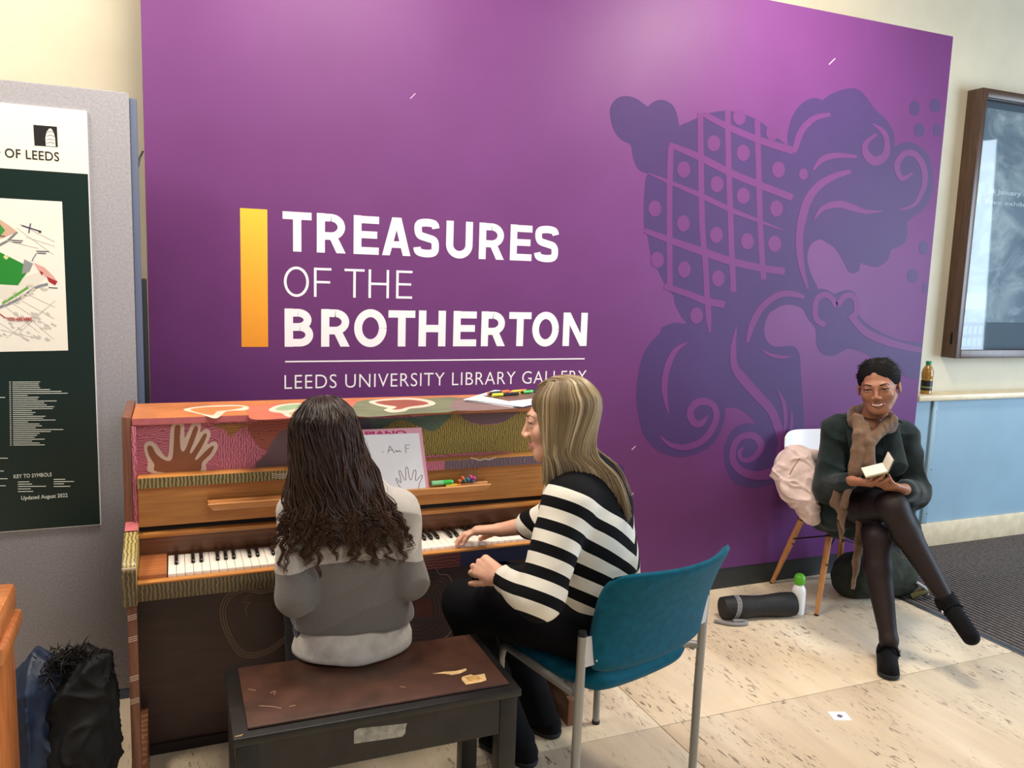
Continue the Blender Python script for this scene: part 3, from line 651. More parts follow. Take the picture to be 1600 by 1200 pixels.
# lower panel with line drawings
low = MB().box(PX0+0.026, PX1-0.026, 2.745, 2.765, 0.035, 0.635).build('lower_panel', M_DARKLOW, piano)
MB().box(PX0+0.026, PX1-0.026, 2.735, 2.765, 0.0, 0.035).build('base_rail', plain('dark_base_rail', (38, 26, 22), 0.6), piano)
def lfn(px, py, h): p = at_y(px, py, 2.745); return (p[0], 2.745-h, p[2])
M_LINE = plain('tan_line_paint', (150, 126, 104), 0.5); M_LINE2 = plain('brown_line_paint', (104, 74, 56), 0.5)
heart = np.array([(428,918),(405,922),(385,918),(365,922),(350,935),(344,958),(350,985),(362,1008),(375,1024),(395,1027),(420,1020),(442,1005),(462,985),(470,960),(468,935),(450,920)], float)
c0 = np.array([410, 965.0])
for k, sc in enumerate((1.0, 0.94, 0.88, 0.78, 0.68, 0.58)):
    A2 = c0+(heart-c0)*sc; A2 = np.vstack([A2, A2[:1]])
    Decal(lfn).stroke(A2, 1.3 if k < 3 else 0.9, 0.0001, 0.0008, 4).build('painted_line', M_LINE if k < 3 else M_LINE2, low)
Decal(lfn).stroke([(392,926),(384,935),(382,942),(392,938),(384,950),(386,962)], 1.2, 0.0001, 0.0008).build('painted_line', M_LINE, low)
Decal(lfn).stroke([(415,930),(412,945),(420,955),(426,940),(436,932)], 1.0, 0.0001, 0.0008).build('painted_line', M_LINE2, low)
blob = np.array([(655,890),(680,888),(686,897),(700,899),(708,915),(712,935),(715,960),(706,985),(690,1000),(665,1012),(640,1016),(615,1010),(600,985),(600,940),(612,905),(635,890)], float)
c0 = np.array([658, 952.0])
for k, sc in enumerate((1.0, 0.9, 0.8, 0.7, 0.6, 0.5, 0.4)):
    A2 = c0+(blob-c0)*sc; A2 = np.vstack([A2, A2[:1]])
    Decal(lfn).stroke(A2, 1.2 if k == 0 else 0.8, 0.0001, 0.0008, 4).build('painted_line', M_LINE if k == 0 else M_LINE2, low)
Decal(lfn).ell(662, 950, 14, 16, 0.0001, 0.0007).build('painted_spot', plain('dark_red_paint', (92, 40, 28), 0.6), low)
# painting on the upper panel
def ufn(px, py, h): p = at_y(px, py, 2.705); return (p[0], 2.705-h, p[2])
UZ = [0]
def upaint(name, pts, mt, smooth=True):
    UZ[0] += 1; q = crom(pts, 4, True) if smooth else pts
    # keep the film inside the panel's height
    out = []
    for (a, b) in q: out.append((a, b))
    return Decal(ufn).poly(out, 0.0001, 0.0008+UZ[0]*0.00005).build(name, mt, up)
upaint('painted_area', [(352,664),(405,662),(404,700),(408,733),(352,737),(340,700)], M_PINKV)
upaint('painted_area', [(392,661),(470,657),(470,690),(440,702),(414,703),(394,684)], M_RED)
upaint('painted_area', [(331,664),(390,661),(374,672),(358,682),(352,672)], M_OCH)
upaint('painted_area', [(408,732),(416,708),(432,680),(446,671),(470,669),(540,668),(575,690),(575,725)], M_MAU)
upaint('painted_area', [(540,657),(600,654),(640,652),(725,647),(712,668),(690,690),(676,695),(650,680),(600,668),(560,690)], M_GRN)
upaint('painted_area', [(536,656),(566,654),(580,662),(575,680),(548,690)], plain('grey_lilac_paint', (96, 82, 92), 0.5))
upaint('painted_area', [(600,668),(625,656),(650,664),(670,673),(682,671),(700,655),(712,645),(722,652),(735,661),(760,664),(785,660),(800,650),(815,642),(850,640),(850,701),(760,706),(660,712),(560,716),(570,690)], M_OLIVE)
upaint('painted_area', [(721,650),(726,646),(790,642),(815,640),(803,649),(786,659),(760,663),(736,660)], M_MAU)
hand = [(246,737),(241,725),(233,712),(230,700),(233,696),(238,698),(245,710),(258,719),(268,718),(271,700),(272,680),(273,668),(277,664),(282,667),(281,685),(283,703),(289,703),(297,683),(303,668),(308,666),(309,672),(303,690),(297,705),(299,708),(308,695),(317,680),(321,677),(323,681),(316,697),(305,716),(309,717),(321,705),(331,697),(334,699),(328,710),(316,722),(308,737)]
out_ = [(237,739),(231,722),(226,706),(225,696),(230,690),(238,690),(246,697),(255,710),(261,714),(264,705),(265,685),(267,668),(271,660),(279,658),(287,663),(288,674),(289,684),(295,672),(300,662),(308,659),(314,663),(313,675),(321,670),(327,672),(329,680),(324,694),(332,690),(339,692),(340,700),(333,713),(322,725),(315,738)]
upaint('painted_outline', out_, M_CRM); upaint('painted_hand', hand, M_HAND)
# painted front of the panel rail
for (xa_, xb_, mt) in ((-0.111, 0.42, M_OLIVE2), (0.42, 0.70, M_OLIVE2), (0.70, 0.86, M_PINKV), (0.86, 1.271, M_LIL)):
    MB().box(xa_, xb_, 2.6440, 2.6452, 0.9235, 0.9545).build('painted_front', mt, shelf)
def sfn(px, py, h): p = at_y(px, py, 2.644); return (p[0], 2.644-h, p[2])
Decal(sfn).stroke([(735,715),(742,717),(750,719),(757,717),(765,718),(775,714)], 1.6, 0.0001, 0.0008).build('painted_line', M_CRM, shelf)
for dy in (0, 3, 6): Decal(sfn).stroke([(425,740+dy),(440,741+dy),(456,739+dy)], 1.1, 0.0001, 0.0008).build('painted_line', M_CRM, shelf)
# painted lid
def tfn(px, py, h): p = at_z(px, py, 1.135); return (p[0], p[1], 1.135+h)
LZ = [0]
def lpaint(name, pts, mt):
    LZ[0] += 1; return Decal(tfn).poly(crom(pts, 4, True), 0.0001, 0.0006+LZ[0]*0.00005).build(name, mt, lid)
lpaint('painted_area', [(392,634),(470,630),(520,628),(560,626),(556,650),(480,652),(400,656),(388,646)], plain('salmon_paint', (194, 104, 82), 0.5, var=0.1))
lpaint('painted_area', [(560,627),(640,624),(720,622),(712,642),(640,647),(560,651)], plain('sage_paint', (112, 118, 88), 0.5, var=0.12)); lpaint('painted_area', [(722,622),(840,617),(845,634),(715,642)], plain('taupe_paint', (128, 104, 100), 0.5, var=0.1))
lpaint('painted_outline', [(287,641),(300,637),(330,634),(370,633),(388,636),(384,641),(355,643),(345,650),(335,654),(315,648)], M_CRM)
lpaint('painted_hand', [(297,641),(315,637),(340,636),(372,635),(380,637),(360,641),(340,643),(330,649)], plain('tan_hand_paint', (198, 128, 76), 0.5, var=0.1))
lpaint('painted_outline', [(420,640),(436,633),(465,630),(482,632),(470,640),(492,641),(488,649),(452,652),(440,646),(425,644)], M_CRM)
lpaint('painted_hand', [(430,639),(445,634),(468,632),(474,634),(458,640),(440,642)], plain('pale_green_paint', (142, 168, 128), 0.5)); lpaint('painted_hand', [(452,646),(470,643),(484,644),(478,648),(458,650)], plain('peach_paint', (208, 150, 108), 0.5))
lpaint('painted_outline', [(576,628),(600,624),(640,622),(672,626),(680,632),(660,637),(640,639),(632,643),(612,645),(600,641),(606,638),(590,634)], M_CRM)
lpaint('painted_hand', [(586,629),(605,626),(640,625),(664,628),(668,632),(640,636),(625,640),(612,640),(620,636),(600,633)], plain('red_brown_paint', (150, 78, 60), 0.5, var=0.1))
MB().box(PX0+0.03, 0.36, 2.6765, 2.6785, 1.114, 1.133).build('painted_edge', M_PINKP, lid)

# ================================================================== things on the piano
def sheetstack(name, loc, label, cat): return thing(name, loc, label, cat)
ps_ = thing('paper_stack', (1.13, 2.86, 1.136), 'messy stack of white papers on the piano lid', 'papers')
cor = [at_z(697,617,1.142), at_z(770,607,1.142), at_z(846,613,1.142), at_z(788,640,1.142)]
def sheet(k, q, mat, name='sheet'):
    z = 1.1365+k*0.0016; mb = MB(); P = [(p[0], max(p[1], 2.60), z) for p in q]+[(p[0], max(p[1], 2.60), z+0.0014) for p in q]
    mb.add(P, [(0, 1, 2, 3), (7, 6, 5, 4), (0, 4, 5, 1), (1, 5, 6, 2), (2, 6, 7, 3), (3, 7, 4, 0)]); return mb.build(name, mat, ps_)
M_PAPER = plain('white_paper', (244, 243, 246), 0.55)
bx_ = lambda cx, cy, w_, h_, a: [np.array([cx+math.cos(a)*u*w_-math.sin(a)*v*h_, cy+math.sin(a)*u*w_+math.cos(a)*v*h_, 0]) for u, v in ((-.5, -.5), (.5, -.5), (.5, .5), (-.5, .5))]
sheet(0, bx_(1.175, 2.80, 0.297, 0.21, 0.55), M_PAPER); sheet(1, bx_(1.16, 2.82, 0.30, 0.212, 0.72), M_PAPER); sheet(2, bx_(1.17, 2.825, 0.296, 0.21, 0.66), M_PAPER)
sheet(3, bx_(1.19, 2.78, 0.297, 0.21, 0.62), plain('bluish_paper', (224, 226, 244), 0.55)); sheet(4, bx_(1.155, 2.83, 0.297, 0.21, 0.80), M_PAPER)
bk = sheet(5, bx_(1.20, 2.83, 0.21, 0.148, 0.35), plain('brown_photo_print', (112, 80, 70), 0.4, var=0.3, vscale=30), 'photo_card')
def pen(name, a, b, r, col, capcol, label, cat='pen'):
    a, b = np.array(a), np.array(b); o = thing(name, tuple((a+b)/2), label, cat, 'pens on the piano papers')
    MB().tube([a, a+(b-a)*0.62], r, 10).build('barrel', plain('pen_%d_%d_%d' % col, col, 0.35), o, 0.0)
    MB().tube([a+(b-a)*0.62, b], r*1.08, 10).build('cap', plain('pen_%d_%d_%d' % capcol, capcol, 0.35), o)
    MB().tube([a-(b-a)*0.06, a], [r*0.5, r], 10).build('end', plain('pen_%d_%d_%d' % capcol, capcol, 0.35), o)
zt = 1.1365+6*0.0016+0.007
pen('marker_pen', (1.10, 2.865, zt), (1.20, 2.905, zt), 0.006, (46, 46, 52), (236, 120, 60), 'dark marker with orange cap, leftmost on the papers')
pen('marker_pen', (1.205, 2.89, zt), (1.275, 2.915, zt), 0.006, (246, 200, 60), (244, 130, 80), 'yellow marker with orange cap on the papers')
pen('marker_pen', (1.245, 2.872, zt), (1.325, 2.905, zt), 0.006, (84, 196, 84), (20, 22, 22), 'green marker with black cap on the papers')
pen('marker_pen', (1.215, 2.845, zt), (1.10, 2.82, zt), 0.006, (40, 40, 44), (212, 220, 60), 'black marker with lime cap, nearest on the papers')

# lesson board on the music ledge
lb = thing('lesson_board', (0.69, 2.66, 0.868), 'pink edged lesson sheet with handwritten chords on the music ledge', 'sheet')
c00 = np.array([0.520, 2.6255, 0.866]); c10 = np.array([0.800, 2.6255, 0.864]); hv = np.array([-0.022, 0.034, 0.205]); 
ex = (c10-c00); 
nrm = np.cross(ex, hv); nrm = nrm/np.linalg.norm(nrm)
if nrm[1] > 0: nrm = -nrm
def on_l(a, b, h): return tuple(c00+ex*a+hv*b+nrm*h)
def lpoly(name, pts, h0, h1, mat): q = Decal(on_l); q.poly(pts, h0, h1); return q.build(name, mat, lb)
lpoly('pink_card', [(0, 0), (1, 0), (1, 1.02), (0, 1.02)], 0.0, 0.003, plain('pink_card', (238, 170, 186), 0.5))
lettering('PIANO', (0.30, 0.80, 0.90, 0.985), on_l, plain('magenta_print', (196, 36, 120), 0.5), lb, 0.0036, 0.03)
lpoly('white_sheet', [(0, 0.0), (0.955, 0.0), (0.957, 0.93), (0, 0.935)], 0.003, 0.0046, plain('bright_white_sheet', (252, 252, 254), 0.35))
M_PENC = plain('pencil_grey', (92, 88, 92), 0.6); 
def pencil(pts, w_=0.008): q = Decal(on_l); q.stroke(pts, w_, 0.0046, 0.0054, 4); q.build('pencil_line', M_PENC, lb)
def pln(pts):
    A2 = np.array(pts, float); T = 0.0045
    q = Decal(on_l)
    for i in range(len(A2)-1):
        a, b = A2[i], A2[i+1]; t = (b-a)/np.linalg.norm((b-a)*np.array([1.35, 1])); nn = np.array([-t[1]/1.35, t[0]*1.35])*T*0.7
        q.strip(np.array([a+nn, b+nn]), np.array([a-nn, b-nn]), 0.0046, 0.0054)
    q.build('pencil_line', M_PENC, lb)
pln([(0.545,0.62),(0.575,0.74),(0.625,0.62)]); pln([(0.545,0.665),(0.61,0.675)]); pln([(0.645,0.665),(0.645,0.635),(0.66,0.66),(0.672,0.635),(0.69,0.66),(0.70,0.635),(0.715,0.64)])
pln([(0.765,0.61),(0.77,0.74),(0.825,0.745)]); pln([(0.768,0.68),(0.81,0.685)]); pln([(0.47,0.64),(0.49,0.65)])
pln([(0.66,0.02),(0.62,0.10),(0.60,0.18),(0.60,0.21),(0.615,0.205),(0.63,0.17),(0.65,0.13),(0.66,0.15),(0.655,0.24),(0.645,0.30),(0.655,0.335),(0.672,0.32),(0.685,0.25),(0.70,0.19),(0.715,0.165),(0.725,0.20),(0.73,0.28),(0.735,0.36),(0.75,0.385),(0.765,0.36),(0.765,0.27),(0.77,0.19),(0.785,0.17),(0.80,0.20),(0.82,0.28),(0.835,0.325),(0.855,0.325),(0.86,0.29),(0.845,0.21),(0.84,0.16),(0.855,0.155),(0.89,0.20),(0.92,0.24),(0.935,0.23),(0.925,0.19),(0.89,0.12),(0.87,0.06),(0.865,0.01)])
hl = thing('highlighter', (0.845, 2.632, 0.873), 'green highlighter lying on the music ledge', 'pen')
MB().tube([(0.808, 2.628, 0.882), (0.850, 2.63, 0.882)], 0.0088, 12).build('cap', plain('pale_green_plastic', (150, 220, 160), 0.3), hl); MB().tube([(0.850, 2.63, 0.882), (0.880, 2.632, 0.882), (0.888, 2.632, 0.882)], [0.0085, 0.0085, 0.005], 12).build('barrel', plain('bright_green_plastic', (60, 200, 80), 0.3), hl)
yl = thing('highlighter', (0.88, 2.615, 0.870), 'yellow highlighter behind the music ledge lip', 'pen')
MB().tube([(0.86, 2.626, 0.869), (0.90, 2.626, 0.870)], 0.005, 10).build('barrel', plain('yellow_plastic', (236, 206, 60), 0.3), yl); MB().tube([(0.90, 2.626, 0.870), (0.915, 2.626, 0.870)], 0.0042, 10).build('cap', plain('orange_plastic', (240, 140, 60), 0.3), yl)
bag = thing('plastic_bag', (0.945, 2.65, 0.872), 'small clear bag of coloured erasers on the music ledge', 'bag')
MB().add([(0.905, 2.632, 0.872), (0.98, 2.632, 0.872), (0.985, 2.65, 0.915), (0.93, 2.655, 0.913), (0.905, 2.652, 0.872), (0.98, 2.652, 0.872), (0.992, 2.656, 0.918), (0.925, 2.658, 0.91)],
         [(0, 1, 2, 3), (4, 7, 6, 5), (0, 4, 5, 1), (1, 5, 6, 2), (2, 6, 7, 3), (3, 7, 4, 0)]).build('film', glass_sheet('clear_glass'), bag)
for k, (xx, zz, c) in enumerate([(0.915, 0.880, (240, 140, 70)), (0.932, 0.880, (50, 130, 150)), (0.946, 0.884, (60, 150, 160)), (0.955, 0.892, (226, 80, 160)), (0.968, 0.886, (214, 70, 150)), (0.962, 0.878, (70, 90, 160)), (0.925, 0.890, (240, 120, 60))]):
    MB().lathe([(0.002, -0.006), (0.007, -0.004), (0.008, 0.0), (0.007, 0.004), (0.002, 0.006)], (xx, 2.641, zz), 10, (0.3*k % 1, 0.6, 0.5)).build('eraser', plain('eraser_%d' % k, c, 0.5), bag)

# ================================================================== piano bench
bench = thing('piano_bench', (0.475, 2.07, 0), 'black wooden piano bench with torn brown leather seat', 'bench')
M_BLK = plain('worn_black_wood', (26, 24, 22), 0.4, var=0.35, vscale=16, bump=0.1, bscale=90); M_LEA = plain('brown_leather', (78, 50, 39), 0.42, var=0.2, vscale=10, bump=0.15, bscale=260)
BX0, BX1, BY0, BY1 = 0.108, 0.845, 1.885, 2.245
fr = MB().box(BX0, BX1, BY0, BY1, 0.478, 0.500).build('top_frame', M_BLK, bench, 0.004)
seat = MB().box(BX0+0.035, BX1-0.025, BY0+0.03, BY1-0.012, 0.500, 0.508).build('leather_seat', M_LEA, bench, 0.004)
box('apron_front', BX0+0.055, BX1-0.05, BY0+0.012, BY0+0.032, 0.375, 0.478, M_BLK, bench); box('apron_back', BX0+0.055, BX1-0.05, BY1-0.032, BY1-0.012, 0.375, 0.478, M_BLK, bench)
box('apron_side', BX0+0.012, BX0+0.032, BY0+0.058, BY1-0.058, 0.375, 0.478, M_BLK, bench); box('apron_side', BX1-0.032, BX1-0.012, BY0+0.058, BY1-0.058, 0.375, 0.478, M_BLK, bench)
for lx in (BX0+0.008, BX1-0.058):
    for ly in (BY0+0.008, BY1-0.058):
        MB().box(lx, lx+0.05, ly, ly+0.05, 0.0, 0.478).build('leg', M_BLK, bench, 0.004)
def bfn(px, py, h): p = at_z(px, py, 0.508); return (p[0], p[1], 0.508+h)
def bff(px, py, h): p = at_y(px, py, BY0+0.012); return (p[0], BY0+0.012-h, p[2])
M_FOAM = plain('torn_foam', (222, 184, 130), 0.8, var=0.15, vscale=60)
Decal(bfn).poly([(722,1058),(736,1054),(740,1056),(757,1053),(760,1063),(752,1066),(728,1070),(721,1062)], 0.0001, 0.0012).build('tear', M_FOAM, seat)
Decal(bfn).poly([(676,1053),(695,1050),(712,1049),(728,1045),(729,1048),(718,1053),(706,1055),(694,1053)], 0.0001, 0.0012).build('tear', M_FOAM, seat)
Decal(bfn).poly([(725,1059),(745,1057),(754,1061),(735,1066)], 0.0012, 0.0018).build('tear_core', plain('torn_foam_core', (206, 158, 92), 0.9, var=0.2, vscale=80), seat)
Decal(bff).poly([(553,1142),(560,1138),(636,1130),(634,1135),(633,1146),(628,1151),(553,1162)], 0.0001, 0.0008).build('tape_label', plain('grey_tape', (150, 146, 134), 0.5, var=0.2, vscale=60), bench)
for p in ([(388,1077),(400,1079)], [(422,1083),(430,1080),(428,1086)], [(405,1103),(425,1104),(440,1107)], [(452,1104),(462,1102)], [(625,1073),(634,1074)]):
    Decal(bfn).stroke(p, 1.0, 0.0001, 0.0004).build('scratch', plain('pale_leather_scratch', (150, 112, 90), 0.6), seat)
for p in ([(367,1150),(378,1146),(372,1152)],):
    Decal(bff).poly([(367,1150.5),(380,1147),(374,1153),(368,1154)], 0.0001, 0.001).build('chip', M_FOAM, bench)

# ================================================================== teal chair
CO = np.array([1.283, 1.975]); CR = np.array([0.96, 0.28]); CFv = np.array([-0.28, 0.96])
def ch(a, b, z): q = CO+CR*a+CFv*b; return (q[0], q[1], z)
tc = thing('meeting_chair', (*(CO+CFv*0.2), 0), 'teal upholstered chair with grey tubular steel legs', 'chair')
M_TEAL = plain('teal_fabric', (3, 80, 102), 0.9, var=0.10, vscale=40, bump=0.3, bscale=500, sheen=0.05, spec=0.2); M_GREY = plain('grey_steel', (150, 148, 142), 0.42, 0.35)
M_BLKP = plain('black_plastic', (20, 20, 22), 0.4)
for s in (-1, 1):
    p = MB().tube([ch(s*0.268, 0.0, 0.0), ch(s*0.268, 0.0, 0.3), ch(s*0.268, -0.005, 0.62)], 0.0135, 14).build('back_leg', M_GREY, tc, smooth=True)
    MB().tube([ch(s*0.268, -0.005, 0.62), ch(s*0.268, -0.005, 0.632)], [0.0145, 0.012], 14).build('end_cap', M_BLKP, p, smooth=True)
    f = MB().tube([ch(s*0.225, 0.405, 0.0), ch(s*0.225, 0.405, 0.38), ch(s*0.225, 0.395, 0.415), ch(s*0.228, 0.37, 0.43), ch(s*0.262, 0.02, 0.435)], 0.0125, 14).build('front_leg', M_GREY, tc, smooth=True)
    MB().tube([ch(s*0.225, 0.405, 0.0), ch(s*0.225, 0.405, 0.012)], 0.0145, 12).build('foot_glide', M_BLKP, f)
    MB().tube([ch(s*0.268, 0.0, 0.445), ch(s*0.255, 0.03, 0.442), ch(s*0.225, 0.05, 0.44), ch(s*0.17, 0.055, 0.44)], 0.0125, 12).build('seat_tube', M_GREY, tc, smooth=True)
    br = MB(); br.add([ch(s*0.268, -0.016, 0.53), ch(s*0.212, -0.022, 0.53), ch(s*0.212, -0.026, 0.62), ch(s*0.268, -0.02, 0.62), ch(s*0.268, -0.012, 0.53), ch(s*0.212, -0.018, 0.53), ch(s*0.212, -0.022, 0.62), ch(s*0.268, -0.016, 0.62)],
                     [(0, 1, 2, 3), (7, 6, 5, 4), (0, 4, 5, 1), (1, 5, 6, 2), (2, 6, 7, 3), (3, 7, 4, 0)]); bo = br.build('bracket', plain('pale_bracket', (186, 188, 190), 0.4, 0.3), tc)
    for zz in (0.545, 0.605): MB().lathe([(0.005, 0), (0.005, 0.003), (0.003, 0.004)], ch(s*0.228, -0.0245, zz), 10, (-CFv[0], -CFv[1], 0)).build('screw', plain('screw_metal', (180, 190, 195)), bo)
MB().tube([ch(-0.21, 0.38, 0.43), ch(0.21, 0.38, 0.43)], 0.0115, 12).build('cross_tube', M_GREY, tc, smooth=True)
def pad_grid(fn, nu, nv, th, name, parent, mat):
    """closed upholstered pad: outline grid (u,v in -1..1) with rounded corners and rim"""
    V = []; Fs = []
    for side in (0, 1):
        for j in range(nv+1):
            for i in range(nu+1):
                u = -1+2*i/nu; v = -1+2*j/nv
                # squircle mapping for rounded corners
                uu = u*math.sqrt(1-0.16*v**6); vv = v*math.sqrt(1-0.22*u**6)
                e = max(abs(u), abs(v)); puff = (1-e**8)**0.5
                p, nn = fn(uu, vv); V.append(np.array(p)+np.array(nn)*(th*puff*(1 if side else -1)))
    W = nu+1; N = W*(nv+1)
    for j in range(nv):
        for i in range(nu):
            a = j*W+i; Fs.append((a, a+1, a+W+1, a+W)); Fs.append((N+a, N+a+W, N+a+W+1, N+a+1))
    mb = MB(); mb.add(V, Fs)
    o = mb.build(name, mat, parent, smooth=False)
    bm = bmesh.new(); bm.from_mesh(o.data); bmesh.ops.remove_doubles(bm, verts=bm.verts, dist=0.0004); bmesh.ops.recalc_face_normals(bm, faces=bm.faces); bm.to_mesh(o.data); bm.free()
    o.data.polygons.foreach_set('use_smooth', np.ones(len(o.data.polygons), dtype=bool)); return o
def backfn(u, v):
    h = (v+1)/2; wd = 0.248+0.010*h+0.012*h*h
    b = -0.005-0.02*h-0.085*h*h-0.055*(1-u*u)*(0.7+0.3*h)+0.02*abs(u)**3*h
    z = 0.492+0.328*h+0.012*u*u*h
    n = np.array([*( -CFv*0.97 + CR*0.35*(-u)*0), 0.25*h]); n[:2] += -CR*0.0
    return ch(wd*u, b, z), n/np.linalg.norm(n)
pad_grid(backfn, 28, 22, 0.021, 'backrest', tc, M_TEAL)
def seatfn(u, v):
    b = 0.195+0.215*v; wd = 0.235*(1-0.12*max(0, -v)**2)
    z = 0.440+0.012*u*u-0.02*max(0, v)**4+0.012*max(0, -v)**2-0.008
    return ch(wd*u, b, z), np.array([0, 0, 1.0])
pad_grid(seatfn, 24, 24, 0.034, 'seat', tc, M_TEAL)

# ================================================================== floor things by the panel
ub = thing('carry_bag', (2.56, 3.01, 0), 'black tubular carry bag with grey straps lying on the floor', 'bag')
a = np.array([2.40, 3.045, 0.055]); b = np.array([2.765, 2.975, 0.057])
t_ = np.linspace(0, 1, 12); P = a+(b-a)*t_[:, None]
MB().tube(P, 0.052+0.004*np.sin(t_*9)+0.003*t_, 20).build('sleeve', plain('black_nylon', (26, 27, 28), 0.6, var=0.2, vscale=40, bump=0.5, bscale=60), ub, smooth=True)
for tt in (0.16,):
    c = a+(b-a)*tt; ax = (b-a)/np.linalg.norm(b-a); ax2 = np.array([ax[0], ax[1]*1.0, 0.0]); ang = np.linspace(0, 2*math.pi, 25)[:-1]; u_ = np.array([-ax[1], ax[0], 0]); u_ /= np.linalg.norm(u_)
    for k in (-0.008, 0.0, 0.008): MB().tube([c+ax*k+0.0535*(math.cos(q)*u_+math.sin(q)*np.array([0, 0, 1.0]))+ax*0.012*math.sin(q) for q in ang], 0.0045, 6, closed=True).build('strap', plain('grey_webbing', (136, 134, 136), 0.7), ub)
MB().tube(crom([(2.34, 3.02, 0.010), (2.39, 2.965, 0.010), (2.45, 2.945, 0.010), (2.475, 2.955, 0.012), (2.46, 2.975, 0.012), (2.42, 2.985, 0.012)], 5), 0.0085, 8).build('handle_loop', plain('grey_webbing', (136, 134, 136)), ub, smooth=True)
wbt = thing('water_bottle', (2.80, 2.972, 0), 'white drinks bottle with round green cap on the floor', 'bottle')
bc = (2.805, 2.985, 0)
MB().lathe([(0.030, 0.0), (0.034, 0.004), (0.034, 0.105), (0.032, 0.125), (0.024, 0.142), (0.018, 0.148), (0.018, 0.155)], bc, 28).build('body', plain('white_enamel', (240, 240, 238), 0.25), wbt, smooth=True)
MB().lathe([(0.020, 0.149), (0.025, 0.152), (0.0275, 0.165), (0.0275, 0.178), (0.024, 0.192), (0.015, 0.201), (0.005, 0.204)], bc, 28).build('cap', plain('lime_green_plastic', (92, 176, 44), 0.35), wbt, smooth=True)
fl = thing('floor_tag', (2.282, 2.166, 0), 'small white square paper tag lying on the pale floor', 'tag')
q0 = at_z(1312, 1119, 0); MB().box(-0.034, 0.034, -0.03, 0.03, 0.0002, 0.0012, np.array([[math.cos(-.35), -math.sin(-.35), 0], [math.sin(-.35), math.cos(-.35), 0], [0, 0, 1]]), q0).build('paper', M_PAPER, fl)
MB().box(-0.011, 0.009, -0.009, 0.008, 0.0012, 0.0016, np.array([[math.cos(.5), -math.sin(.5), 0], [math.sin(.5), math.cos(.5), 0], [0, 0, 1]]), q0).build('mark', plain('grey_ink', (110, 104, 110), 0.6), fl)
jb = thing('juice_bottle', (4.25, 3.595, 0.966), 'plastic apple drink bottle with green cap on the cream ledge', 'bottle')
jc = (4.243, 3.592, 0.966)
MB().lathe([(0.026, 0.0), (0.031, 0.004), (0.0315, 0.018), (0.030, 0.022), (0.0315, 0.028), (0.0315, 0.085), (0.030, 0.09), (0.033, 0.10), (0.034, 0.13), (0.030, 0.15), (0.018, 0.172), (0.0135, 0.178), (0.0135, 0.184)], jc, 28).build('body', plain('amber_drink', (164, 120, 48), 0.12, coat=0.8), jb, smooth=True)
MB().lathe([(0.0324, 0.024), (0.0324, 0.084)], jc, 28).build('label', plain('black_label', (34, 34, 30), 0.4), jb, smooth=True)
MB().lathe([(0.0328, 0.038), (0.0328, 0.048)], jc, 28).build('label_band', plain('olive_label_band', (120, 128, 84), 0.4), jb, smooth=True)
MB().lathe([(0.0165, 0.180), (0.0165, 0.198), (0.015, 0.201)], jc, 24).build('cap', plain('green_cap', (20, 130, 78), 0.35), jb, smooth=True)

# ================================================================== wooden furniture end at the left edge
wf = thing('wooden_lectern', (-0.42, 1.90, 0), 'orange varnished wooden cabinet end at the left edge', 'cabinet')
M_OW = wood('orange_varnish', (168, 92, 44), (206, 128, 70), (20, 20, 2), 0.25, 0.5)
MB().box(-0.62, -0.352, 1.86, 2.06, 0.0, 0.79).build('body', M_OW, wf, 0.004)
MB().box(-0.62, -0.334, 1.85, 2.07, 0.77, 0.81).build('moulding', M_OW, wf, 0.008)
MB().box(-0.62, -0.343, 1.855, 2.065, 0.81, 0.875).build('top_block', M_OW, wf, 0.012)
